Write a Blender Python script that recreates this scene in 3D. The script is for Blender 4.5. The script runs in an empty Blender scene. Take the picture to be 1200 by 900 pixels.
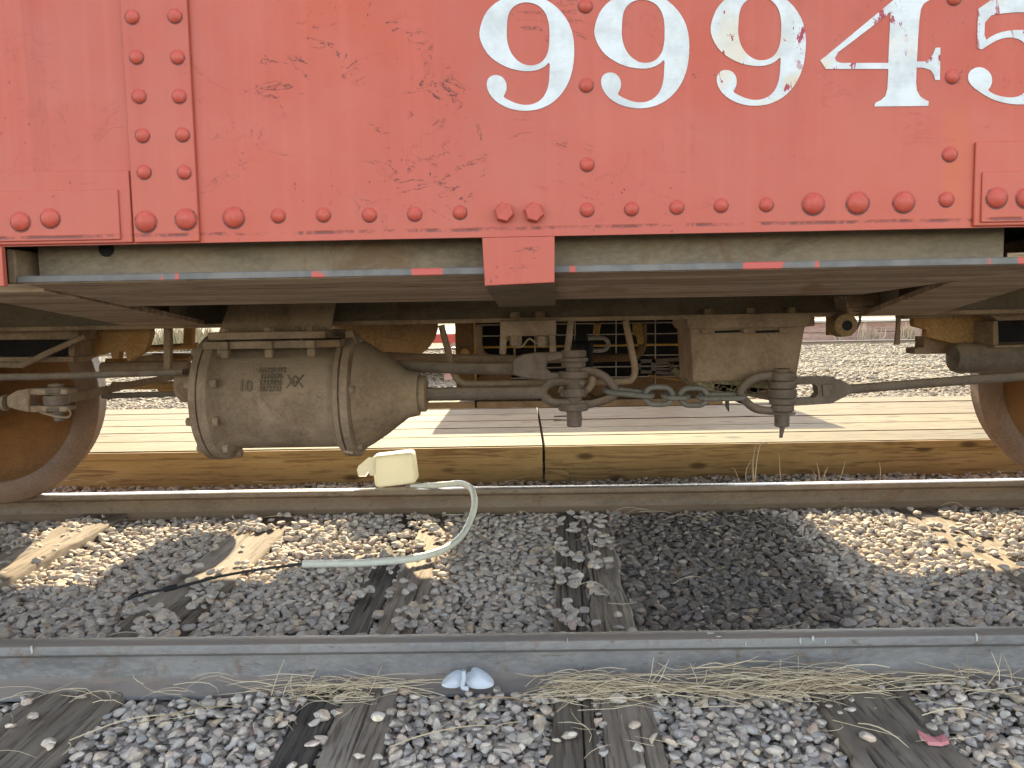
import bpy, bmesh, math, random
import numpy as np
from mathutils import Vector, Matrix, noise

random.seed(7)
RS = np.random.RandomState(11)
R = math.radians
scene = bpy.context.scene
COL = scene.collection

# ------------------------------------------------------------------ camera
CAM = np.array([0.0, 0.0, 0.70])
PITCH, YAW, ROLL, FPX = R(5.0), R(0.8), 0.018, 902.0
F_ = np.array([-math.sin(YAW)*math.cos(PITCH), math.cos(YAW)*math.cos(PITCH), -math.sin(PITCH)])
r0 = np.array([math.cos(YAW), math.sin(YAW), 0.0])
u0 = np.cross(r0, F_)
R_ = math.cos(ROLL)*r0 - math.sin(ROLL)*u0
U_ = math.cos(ROLL)*u0 + math.sin(ROLL)*r0
cam_d = bpy.data.cameras.new("camera")
cam_d.sensor_fit = 'HORIZONTAL'; cam_d.sensor_width = 36.0
cam_d.lens = 36.0*FPX/1200.0
cam_d.clip_start = 0.02; cam_d.clip_end = 2000
cam = bpy.data.objects.new("camera", cam_d); COL.objects.link(cam)
m = Matrix.Identity(4)
for i in range(3):
    m[i][0] = R_[i]; m[i][1] = U_[i]; m[i][2] = -F_[i]; m[i][3] = CAM[i]
cam.matrix_world = m
scene.camera = cam

def ray(px, py): return F_ + (px-600)/FPX*R_ - (py-450)/FPX*U_
def at(px, py, Y):
    d = ray(px, py); return Vector(CAM + d*(Y/d[1]))
def gr(px, py, z=-0.1):
    d = ray(px, py); return Vector(CAM + d*((z-CAM[2])/d[2]))

# ------------------------------------------------------------------ light
SUN_EL, SUN_AZ = R(30.0), R(-3.0)      # azimuth measured from +Y towards +X
w = bpy.data.worlds.new("World"); scene.world = w; w.use_nodes = True
nt = w.node_tree; nt.nodes.clear()
sky = nt.nodes.new("ShaderNodeTexSky"); sky.sky_type = 'NISHITA'; sky.sun_disc = False
sky.sun_elevation = SUN_EL; sky.sun_rotation = SUN_AZ
sky.air_density = 1.3; sky.dust_density = 0.6; sky.ozone_density = 0.6
bg = nt.nodes.new("ShaderNodeBackground"); bg.inputs[1].default_value = 0.15
wo = nt.nodes.new("ShaderNodeOutputWorld")
hsv = nt.nodes.new("ShaderNodeHueSaturation"); hsv.inputs["Saturation"].default_value = 0.58   # thin high haze pales the whole sky
nt.links.new(sky.outputs[0], hsv.inputs["Color"]); nt.links.new(hsv.outputs[0], bg.inputs[0]); nt.links.new(bg.outputs[0], wo.inputs[0])
sd = bpy.data.lights.new("sun", 'SUN'); sd.energy = 3.2; sd.angle = R(0.5); sd.color = (1.0, 0.84, 0.55)
so = bpy.data.objects.new("sun", sd); COL.objects.link(so)
sdir = Vector((math.sin(SUN_AZ)*math.cos(SUN_EL), math.cos(SUN_AZ)*math.cos(SUN_EL), math.sin(SUN_EL)))
so.rotation_euler = sdir.to_track_quat('Z', 'Y').to_euler()
so.location = (0, 20, 15)
vs = scene.view_settings
scene.display_settings.display_device = 'sRGB'
vs.view_transform = 'Standard'; vs.look = 'None'; vs.gamma = 1.0; vs.use_curve_mapping = False
vs.exposure = 2.5
scene.cycles.max_bounces = 8; scene.cycles.diffuse_bounces = 6

# ------------------------------------------------------------------ materials
class N:
    def __init__(s, name, rough=0.8, metal=0.0):
        s.m = bpy.data.materials.new(name); s.m.use_nodes = True
        s.t = s.m.node_tree; s.b = s.t.nodes["Principled BSDF"]
        s.b.inputs["Roughness"].default_value = rough; s.b.inputs["Metallic"].default_value = metal
        s.b.inputs["Specular IOR Level"].default_value = 0.12 if rough > 0.7 else 0.3
    def node(s, k, **kw):
        n = s.t.nodes.new(k)
        for a, v in kw.items(): setattr(n, a, v)
        return n
    def link(s, a, b): s.t.links.new(a, b)
    def val(s, x):
        if hasattr(x, "is_output"): return x
        n = s.node("ShaderNodeValue"); n.outputs[0].default_value = x; return n.outputs[0]
    def pos(s, scale=(1, 1, 1), obj=False):
        o = s.node("ShaderNodeTexCoord").outputs["Object"] if obj else s.node("ShaderNodeNewGeometry").outputs["Position"]
        mp = s.node("ShaderNodeMapping"); mp.inputs["Scale"].default_value = scale
        s.link(o, mp.inputs["Vector"]); return mp.outputs[0]
    def noise(s, v, scale, detail=6, rough=0.6, dist=0.0):
        n = s.node("ShaderNodeTexNoise"); n.inputs["Scale"].default_value = scale
        n.inputs["Detail"].default_value = detail; n.inputs["Roughness"].default_value = rough
        n.inputs["Distortion"].default_value = dist
        s.link(v, n.inputs["Vector"]); return n.outputs["Fac"]
    def ramp(s, f, a, b, va=0.0, vb=1.0):
        n = s.node("ShaderNodeMapRange"); n.clamp = True; n.interpolation_type = 'SMOOTHSTEP'
        s.link(f, n.inputs[0])
        for i, v in zip((1, 2, 3, 4), (a, b, va, vb)): n.inputs[i].default_value = v
        return n.outputs[0]
    def math(s, op, a, b=0.0, c=None):
        n = s.node("ShaderNodeMath", operation=op)
        for i, x in enumerate((a, b) if c is None else (a, b, c)):
            if hasattr(x, "is_output"): s.link(x, n.inputs[i])
            else: n.inputs[i].default_value = x
        return n.outputs[0]
    def mix(s, f, a, b, blend='MIX'):
        n = s.node("ShaderNodeMix", data_type='RGBA', blend_type=blend)
        for i, x in ((0, f), (6, a), (7, b)):
            if hasattr(x, "is_output"): s.link(x, n.inputs[i])
            elif i == 0: n.inputs[0].default_value = x
            else: n.inputs[i].default_value = (*x, 1)
        return n.outputs[2]
    def sep(s, v):
        n = s.node("ShaderNodeSeparateXYZ"); s.link(v, n.inputs[0]); return n.outputs
    def col(s, c):
        if hasattr(c, "is_output"): s.link(c, s.b.inputs["Base Color"])
        else: s.b.inputs["Base Color"].default_value = (*c, 1)
    def bump(s, h, strength=0.3, dist=0.002):
        n = s.node("ShaderNodeBump"); n.inputs["Strength"].default_value = strength; n.inputs["Distance"].default_value = dist
        s.link(h, n.inputs["Height"]); s.link(n.outputs[0], s.b.inputs["Normal"])
    def rough(s, f, a, b):
        s.link(s.ramp(f, 0.3, 0.7, a, b), s.b.inputs["Roughness"])

def grime(name, c1, c2, c3, scale=9, stretch=(1, 1, 1), rough=0.85, metal=0.0, dust=None, speck=0.62, bump=0.35, fine=110, polish=False):
    """dirty metal: c1/c2 blotches, c3 specks, dust lying on faces that look up"""
    n = N(name, rough, metal)
    p = n.pos(stretch)
    a = n.noise(p, scale, 8, 0.65); b = n.noise(p, fine, 4, 0.6); d = n.noise(p, scale*4, 5, 0.7, 0.5)
    c = n.mix(n.ramp(a, 0.36, 0.64), c1, c2)
    c = n.mix(n.ramp(d, speck, speck+0.08), c, c3)
    e = n.noise(p, scale*0.45, 7, 0.7, 0.8)
    c = n.mix(n.ramp(e, 0.50, 0.66, 0.0, 0.55), c, tuple(x*0.5 for x in c1))
    c = n.mix(n.ramp(b, 0.35, 0.75, 0.0, 0.40), c, tuple(x*1.9 for x in c1))
    ru = n.math('MULTIPLY', n.ramp(n.noise(n.pos((1, 1, 0.6)), scale*0.8, 8, 0.72, 1.0), 0.54, 0.66), 0.55)
    c = n.mix(ru, c, (c1[0]*0.95, c1[1]*0.62, c1[2]*0.40))
    pit = n.noise(p, fine*2.2, 3, 0.7)
    c = n.mix(n.ramp(pit, 0.60, 0.70, 0.0, 0.5), c, tuple(x*0.45 for x in c2))
    if dust:
        g = n.node("ShaderNodeNewGeometry"); z = n.sep(g.outputs["Normal"])[2]
        up = n.math('MULTIPLY', n.ramp(z, 0.1, 0.9), n.ramp(a, 0.3, 0.6, 0.35, 0.95))
        c = n.mix(up, c, dust)
        if polish:      # the running surface worn bright by wheels
            ps = n.ramp(z, 0.80, 0.97); c = n.mix(ps, c, (0.34, 0.30, 0.26)); n.link(n.math('MULTIPLY', ps, 0.5), n.b.inputs["Metallic"])
            n.link(n.math('SUBTRACT', rough, n.math('MULTIPLY', ps, 0.12)), n.b.inputs["Roughness"])
    n.col(c); n.bump(n.math('ADD', n.math('MULTIPLY', d, 1.0), b), bump, 0.0025)
    return n.m

DUST = (0.22, 0.165, 0.11)
M = {}
M['under'] = grime('dusty_underframe_steel', (0.17, 0.116, 0.074), (0.245, 0.172, 0.112), (0.09, 0.056, 0.034), 7, (1, 1, 1), dust=DUST)
M['under_streak'] = grime('streaked_rusty_plate', (0.29, 0.19, 0.125), (0.56, 0.41, 0.285), (0.08, 0.05, 0.034), 5, (0.5, 5, 5), speck=0.56)
M['sill_web'] = grime('olive_grey_steel', (0.125, 0.099, 0.070), (0.17, 0.130, 0.088), (0.18, 0.10, 0.06), 9, (0.7, 1, 1.5), speck=0.66)
M['casting'] = grime('grey_brown_casting', (0.165, 0.116, 0.08), (0.265, 0.19, 0.132), (0.085, 0.055, 0.035), 11, dust=DUST, bump=1.0, fine=160)
M['rod'] = grime('worn_rod_steel', (0.092, 0.066, 0.051), (0.135, 0.098, 0.075), (0.075, 0.044, 0.03), 14, dust=DUST, rough=0.65, bump=0.25)
M['chain'] = grime('grey_chain_steel', (0.105, 0.092, 0.078), (0.145, 0.125, 0.105), (0.085, 0.057, 0.04), 20, rough=0.6, bump=0.3)
M['rust'] = grime('brown_rust', (0.29, 0.165, 0.065), (0.20, 0.115, 0.05), (0.36, 0.22, 0.095), 8, bump=0.5)
M['shade_rust'] = grime('shaded_brown_rust', (0.11, 0.065, 0.033), (0.075, 0.045, 0.025), (0.15, 0.09, 0.045), 8, bump=0.4)  # brown rust again, darkened in colour for the shade under the car
M['cast_mark'] = grime('shade_dark_casting', (0.10, 0.075, 0.052), (0.13, 0.10, 0.07), (0.07, 0.05, 0.035), 20)  # raised letters: shading of their relief put into a darker colour
M['tank'] = grime('brown_tank', (0.20, 0.13, 0.065), (0.15, 0.095, 0.05), (0.24, 0.16, 0.08), 6)
M['wheel'] = grime('rusty_wheel', (0.125, 0.056, 0.02), (0.165, 0.078, 0.027), (0.085, 0.042, 0.018), 5, rough=0.75, bump=0.15)
M['tread'] = grime('brown_grey_wheel_rim', (0.125, 0.070, 0.042), (0.155, 0.092, 0.058), (0.085, 0.047, 0.028), 7, rough=0.6, bump=0.1)
M['dark'] = grime('black_steel_and_hole_shade', (0.012, 0.012, 0.013), (0.02, 0.016, 0.014), (0.03, 0.02, 0.015), 9)  # near-black steel that also paints the shade inside holes and the cage
M['wire'] = grime('grey_mesh_wire', (0.22, 0.20, 0.19), (0.28, 0.25, 0.22), (0.15, 0.1, 0.07), 20)
M['ochre'] = grime('ochre_rust', (0.26, 0.16, 0.04), (0.20, 0.125, 0.04), (0.30, 0.2, 0.07), 10)
M['rail'] = grime('blue_grey_rail_steel', (0.115, 0.110, 0.110), (0.155, 0.145, 0.14), (0.085, 0.06, 0.045), 12, (0.35, 1, 1), rough=0.6, dust=(0.175, 0.14, 0.12), speck=0.6, bump=0.3)
M['rail_far'] = grime('brown_rail_steel', (0.125, 0.085, 0.054), (0.165, 0.113, 0.072), (0.07, 0.046, 0.032), 8, (0.5, 1, 1), rough=0.5, dust=(0.20, 0.14, 0.092), speck=0.58, polish=True)

def red_paint(name, chips=1.0):
    n = N(name, 0.5)
    p = n.pos(); x, y, z = n.sep(p)[:3]
    big = n.noise(p, 2.3, 4, 0.5); blot = n.noise(p, 9, 5, 0.6)
    st = n.noise(n.pos((60, 60, 1.6)), 1.0, 4, 0.6)
    c = n.mix(n.ramp(big, 0.35, 0.65), (0.345, 0.059, 0.028), (0.315, 0.063, 0.038))
    c = n.mix(n.math('MULTIPLY', n.ramp(blot, 0.4, 0.8), 0.30), c, (0.385, 0.062, 0.034))
    c = n.mix(n.math('MULTIPLY', n.ramp(st, 0.42, 0.75), 0.30), c, (0.40, 0.090, 0.060))
    st2 = n.noise(n.pos((34, 34, 0.9)), 1.0, 5, 0.65)
    c = n.mix(n.math('MULTIPLY', n.math('MULTIPLY', n.ramp(st2, 0.55, 0.75), n.ramp(big, 0.4, 0.65)), 0.38), c, (0.22, 0.033, 0.02))
    # chalky fading that lies low on the sheet, a worn band of its own
    c = n.mix(n.math('MULTIPLY', n.ramp(z, 1.04, 0.83), n.ramp(blot, 0.2, 0.7, 0.2, 0.5)), c, (0.345, 0.080, 0.055))
    wob = n.noise(n.pos((1, 1, 1)), 30, 5, 0.7, 0.6)
    # hair scratches: thin contour lines of two distorted noises, only in worn areas
    l1 = n.noise(n.pos((9, 9, 16)), 1.0, 7, 0.62, 1.2)
    worn = n.ramp(n.noise(p, 6.5, 3, 0.6), 0.50, 0.58)
    line = n.ramp(n.math('ABSOLUTE', n.math('SUBTRACT', l1, 0.5)), 0.008, 0.003)
    mx = n.ramp(n.math('ABSOLUTE', n.math('ADD', x, 0.16)), 0.32, 0.10, 0.18, 1.0)
    scr = n.math('MULTIPLY', n.math('MULTIPLY', line, worn), n.math('MULTIPLY', n.ramp(wob, 0.45, 0.53), mx))
    # flecks
    fl = n.ramp(n.noise(n.pos((1, 1, 0.8)), 170, 3, 0.7), 0.665, 0.70)
    fl = n.math('MULTIPLY', fl, n.ramp(n.noise(p, 9, 3, 0.6), 0.50, 0.62))
    fl = n.math('MULTIPLY', fl, chips)
    # grimy rust line just above the lower edge
    dz = n.math('ABSOLUTE', n.math('SUBTRACT', z, n.math('ADD', 0.8065, n.math('MULTIPLY', n.math('SUBTRACT', blot, 0.5), 0.004))))
    ed = n.math('MULTIPLY', n.ramp(dz, 0.0032, 0.0006), n.ramp(wob, 0.40, 0.58))
    k = n.math('MAXIMUM', scr, n.math('MAXIMUM', fl, n.math('MULTIPLY', ed, 0.75)))
    c = n.mix(k, c, (0.05, 0.016, 0.015))
    # a rust weep at the right of the lettering
    rx = n.ramp(n.math('ABSOLUTE', n.math('SUBTRACT', x, 0.523)), 0.022, 0.004)
    rz = n.math('MULTIPLY', n.ramp(z, 0.80, 0.84), n.ramp(z, 0.96, 0.90))
    c = n.mix(n.math('MULTIPLY', n.math('MULTIPLY', rx, rz), 0.45), c, (0.38, 0.08, 0.022))
    n.col(c); n.bump(n.math('ADD', n.math('MULTIPLY', k, -1.5), n.math('MULTIPLY', blot, 1.3)), 0.22, 0.002)
    n.rough(blot, 0.42, 0.6)
    return n.m
M['red'] = red_paint('faded_red_paint')

def rivet_paint():
    n = N('red_rivet_paint', 0.5)
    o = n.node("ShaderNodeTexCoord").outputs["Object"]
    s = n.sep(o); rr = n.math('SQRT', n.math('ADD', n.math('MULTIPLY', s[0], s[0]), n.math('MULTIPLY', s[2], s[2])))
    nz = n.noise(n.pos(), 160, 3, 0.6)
    rim = n.math('MULTIPLY', n.ramp(rr, 0.955, 1.02), n.ramp(n.math('ADD', n.math('MULTIPLY', s[2], -0.16), nz), 0.36, 0.60, 0.05, 0.95))  # crevice shade round the rivet foot, painted in as a broken dark ring
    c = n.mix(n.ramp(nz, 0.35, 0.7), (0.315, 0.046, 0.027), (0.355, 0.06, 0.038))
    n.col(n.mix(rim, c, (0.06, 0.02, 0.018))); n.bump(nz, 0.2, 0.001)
    return n.m
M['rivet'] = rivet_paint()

def white_paint():
    n = N('chipped_white_paint', 0.6)
    p = n.pos(); x = n.sep(p)[0]
    a = n.noise(p, 22, 6, 0.7); f = n.noise(n.pos((1, 1, 0.45)), 75, 5, 0.7, 0.4)
    c = n.mix(n.ramp(a, 0.38, 0.66), (0.47, 0.48, 0.475), (0.37, 0.375, 0.37))
    old = n.ramp(x, 0.16, 0.30)
    c = n.mix(n.math('MULTIPLY', n.math('MULTIPLY', old, n.ramp(n.noise(p, 14, 3), 0.5, 0.66)), 0.75), c, (0.45, 0.36, 0.24))
    thr = n.math('SUBTRACT', 0.735, n.math('MULTIPLY', old, 0.16))
    chip = n.ramp(n.math('SUBTRACT', f, thr), 0.0, 0.02)
    chip = n.math('MULTIPLY', chip, n.ramp(n.noise(p, 11, 2), 0.40, 0.52))
    c = n.mix(chip, c, (0.24, 0.03, 0.045))
    brush = n.noise(n.pos((30, 30, 200)), 1.0, 4, 0.6)
    c = n.mix(n.math('MULTIPLY', n.ramp(brush, 0.5, 0.72), 0.22), c, (0.31, 0.30, 0.29))
    n.col(c); n.bump(n.math('ADD', n.math('MULTIPLY', chip, -1.0), brush), 0.15, 0.001)
    return n.m
M['white'] = white_paint()

def edge_paint():
    n = N('bluish_worn_flange_edge', 0.5)
    p = n.pos()
    a = n.noise(p, 25, 5, 0.65)
    c = n.mix(n.ramp(a, 0.35, 0.65), (0.085, 0.078, 0.073), (0.125, 0.113, 0.104))
    r = n.noise(n.pos((17, 3, 3)), 1.0, 3, 0.6)
    c = n.mix(n.ramp(r, 0.565, 0.58), c, (0.36, 0.065, 0.05))
    n.col(c); n.bump(a, 0.2, 0.001)
    return n.m
M['edge'] = edge_paint()

def wood(name, cols, axis, scale=1.0, knots=0.0, rough=0.8, bump=0.4, var=0.25):
    n = N(name, rough)
    st = [14.0, 14.0, 14.0]; st[axis] = 0.9
    o = n.node("ShaderNodeTexCoord").outputs["Object"]
    inf = n.node("ShaderNodeObjectInfo").outputs["Random"]
    add = n.node("ShaderNodeVectorMath", operation='ADD'); n.link(o, add.inputs[0])
    cmb = n.node("ShaderNodeCombineXYZ")
    for i in range(3): n.link(n.math('MULTIPLY', inf, 37.0+i*11), cmb.inputs[i])
    n.link(cmb.outputs[0], add.inputs[1])
    mp = n.node("ShaderNodeMapping"); mp.inputs["Scale"].default_value = [x*scale for x in st]; n.link(add.outputs[0], mp.inputs["Vector"])
    v = mp.outputs[0]
    g = n.noise(v, 1.6, 7, 0.65, 0.6); h = n.noise(v, 7.0, 4, 0.6, 0.2); b = n.noise(add.outputs[0], 5.0, 4, 0.6)
    c = n.mix(n.ramp(g, 0.33, 0.67), cols[0], cols[1])
    c = n.mix(n.ramp(h, 0.50, 0.64, 0, 0.85), c, cols[2])
    c = n.mix(n.ramp(b, 0.4, 0.75, 0, 0.5), c, tuple(x*0.75 for x in cols[0]))
    if knots:
        vo = n.node("ShaderNodeTexVoronoi"); vo.inputs["Scale"].default_value = 1.0
        ms = n.node("ShaderNodeMapping"); k = [9.0, 9.0, 9.0]; k[axis] = 3.4; ms.inputs["Scale"].default_value = k
        n.link(add.outputs[0], ms.inputs["Vector"]); n.link(ms.outputs[0], vo.inputs["Vector"])
        kd = vo.outputs["Distance"]
        c = n.mix(n.math('MULTIPLY', n.ramp(kd, 0.22, 0.09), knots), c, tuple(x*0.4 for x in cols[2]))
    hs = n.node("ShaderNodeHueSaturation"); n.link(c, hs.inputs["Color"])
    n.link(n.ramp(inf, 0, 1, 1-var, 1+var), hs.inputs["Value"])
    n.col(hs.outputs[0]); n.bump(n.math('ADD', g, n.math('MULTIPLY', h, 0.6)), bump, 0.004)
    return n.m
M['deck'] = wood('weathered_pine_planks', ((0.125, 0.100, 0.053), (0.16, 0.130, 0.072), (0.065, 0.036, 0.016)), 0, 1.0, 0.8, var=0.12)
M['beam'] = wood('treated_timber', ((0.24, 0.15, 0.062), (0.30, 0.195, 0.085), (0.14, 0.075, 0.035)), 0, 0.8, 0.85, var=0.1)
M['old_timber'] = wood('red_brown_old_timber', ((0.26, 0.15, 0.11), (0.33, 0.22, 0.17), (0.16, 0.09, 0.07)), 0, 0.4, 0.0)
M['tie'] = wood('grey_cracked_tie_wood', ((0.19, 0.152, 0.12), (0.28, 0.23, 0.185), (0.10, 0.075, 0.058)), 1, 1.1, 0.0, bump=0.45)
M['tie_dark'] = wood('dark_creosoted_tie_wood', ((0.075, 0.063, 0.055), (0.115, 0.098, 0.085), (0.035, 0.03, 0.026)), 1, 1.1, 0.0, bump=0.45)

def stain_mask(n):
    """oil stain soaked into the ballast between the rails"""
    p = n.pos(); s = n.sep(p)
    w1 = n.noise(p, 3.4, 6, 0.7)
    dx = n.math('DIVIDE', n.math('SUBTRACT', s[0], n.math('ADD', 0.60, n.math('MULTIPLY', n.math('SUBTRACT', s[1], 2.4), 0.08))), 0.35)
    dy = n.math('DIVIDE', n.math('SUBTRACT', s[1], 2.47), 0.66)
    r = n.math('ADD', n.math('ADD', n.math('POWER', n.math('ABSOLUTE', dx), 3.0), n.math('POWER', n.math('ABSOLUTE', dy), 3.0)), n.math('MULTIPLY', n.math('SUBTRACT', w1, 0.5), 3.4))
    return n.ramp(r, 1.25, 0.70)

def stone(name, island, tint=(1.62, 1.52, 1.40)):
    n = N(name, 0.75)
    rnd = n.node("ShaderNodeNewGeometry").outputs["Random Per Island"] if island else n.node("ShaderNodeObjectInfo").outputs["Random"]
    cr = n.node("ShaderNodeValToRGB"); e = cr.color_ramp; e.interpolation = 'LINEAR'
    pts = [(0, (0.20, 0.19, 0.185)), (0.18, (0.30, 0.275, 0.25)), (0.32, (0.235, 0.225, 0.225)), (0.46, (0.345, 0.29, 0.245)), (0.58, (0.26, 0.255, 0.26)),
           (0.70, (0.375, 0.345, 0.31)), (0.80, (0.30, 0.225, 0.19)), (0.90, (0.245, 0.25, 0.265)), (0.965, (0.36, 0.28, 0.19)), (1, (0.40, 0.375, 0.345))]
    e.elements[0].position = 0; e.elements[0].color = (*pts[0][1], 1)
    e.elements[1].position = 1; e.elements[1].color = (*pts[-1][1], 1)
    for q, c in pts[1:-1]:
        k = e.elements.new(q); k.color = (*c, 1)
    for k in e.elements: k.color = (*[a*b for a, b in zip(k.color[:3], tint)], 1)
    n.link(rnd, cr.inputs[0])
    p = n.pos(); a = n.noise(p, 90, 5, 0.65)
    c = n.mix(n.ramp(a, 0.35, 0.7, 0, 0.45), cr.outputs[0], (0.20, 0.175, 0.15), 'MIX')
    # the stained stones keep only a dark film over their own colour
    sm = stain_mask(n)
    dk = n.mix(n.math('MULTIPLY', n.ramp(rnd, 0.80, 0.95), 0.5), n.mix(1.0, c, (0.33, 0.315, 0.31), 'MULTIPLY'), c)
    n.col(n.mix(n.math('MULTIPLY', sm, 0.93), c, dk)); n.bump(a, 0.5, 0.0015)
    return n.m
M['stone'] = stone('mixed_ballast_stone', True)
M['stone_one'] = stone('single_ballast_stone', False, (1.30, 1.22, 1.14))
M['stone_far'] = stone('sun_toned_tan_gravel', True, (0.72, 0.62, 0.43))  # same stone for full sun, its tint darkened and tanned to suit

def soil():
    n = N('gravelly_soil', 0.95)
    p = n.pos()
    v = n.node("ShaderNodeTexVoronoi"); v.inputs["Scale"].default_value = 34; n.link(p, v.inputs["Vector"])
    v2 = n.node("ShaderNodeTexVoronoi"); v2.inputs["Scale"].default_value = 60; n.link(p, v2.inputs["Vector"])
    sp = n.sep(v.outputs["Color"])
    a = n.noise(p, 0.7, 5, 0.6)
    c = n.mix(sp[0], (0.15, 0.128, 0.09), (0.27, 0.235, 0.175))
    c = n.mix(n.ramp(v.outputs["Distance"], 0.35, 0.7), c, (0.08, 0.065, 0.045))
    c = n.mix(n.ramp(a, 0.52, 0.68, 0, 0.55), c, (0.30, 0.20, 0.09))
    yy = n.sep(p)[1]; near = n.math('MULTIPLY', n.ramp(yy, 4.2, 3.6), n.ramp(yy, 0.6, 1.0))
    c = n.mix(near, c, n.mix(sp[1], (0.16, 0.142, 0.125), (0.25, 0.225, 0.195)))
    n.col(c); n.bump(n.math('SUBTRACT', 1.0, v.outputs["Distance"]), 1.0, 0.03)
    return n.m
M['soil'] = soil()

def simple(name, c, rough=0.6, var=0.15, scale=30, trans=0.0):
    n = N(name, rough)
    a = n.noise(n.pos(), scale, 5, 0.6)
    n.col(n.mix(n.ramp(a, 0.3, 0.7), c, tuple(x*(1-var) for x in c))); n.bump(a, 0.12, 0.001)
    if trans:
        tr = n.node("ShaderNodeBsdfTranslucent"); tr.inputs[0].default_value = (*c, 1)
        mx = n.node("ShaderNodeMixShader"); mx.inputs[0].default_value = trans
        out = n.t.nodes["Material Output"]
        n.link(n.b.outputs[0], mx.inputs[1]); n.link(tr.outputs[0], mx.inputs[2]); n.link(mx.outputs[0], out.inputs[0])
    return n.m
M['jug'] = simple('yellowed_white_plastic', (0.74, 0.70, 0.56), 0.35, 0.06, 18, 0.35)
M['hose'] = simple('cream_rubber_hose', (0.62, 0.60, 0.50), 0.45, 0.12, 40)
M['cable'] = simple('black_rubber', (0.02, 0.02, 0.022), 0.5)
M['plastic'] = simple('bluish_white_plastic', (0.50, 0.535, 0.60), 0.4, 0.08, 25, 0.25)
M['chip'] = simple('faded_pink_plastic', (0.38, 0.14, 0.15), 0.5)
M['leaf'] = simple('yellow_green_leaf', (0.28, 0.33, 0.08), 0.6, trans=0.3)
M['brown_leaf'] = simple('dry_brown_leaf', (0.22, 0.11, 0.06), 0.8)
M['dropping'] = simple('white_dropping', (0.36, 0.36, 0.35), 0.8)
M['hay'] = simple('dusty_hay', (0.30, 0.24, 0.14), 0.95, 0.4, 60)
M['board_white'] = wood('bleached_boards', ((0.50, 0.46, 0.38), (0.58, 0.53, 0.45), (0.35, 0.28, 0.2)), 0, 0.4)
M['fascia_red'] = simple('red_painted_fascia', (0.36, 0.06, 0.04), 0.6)
def straw():
    n = N('dry_straw', 0.8)
    rnd = n.node("ShaderNodeNewGeometry").outputs["Random Per Island"]
    c = n.mix(rnd, (0.30, 0.235, 0.155), (0.47, 0.39, 0.28))
    n.col(n.mix(n.ramp(rnd, 0.85, 0.86), c, (0.20, 0.14, 0.085)))
    return n.m
M['straw'] = straw()

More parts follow.
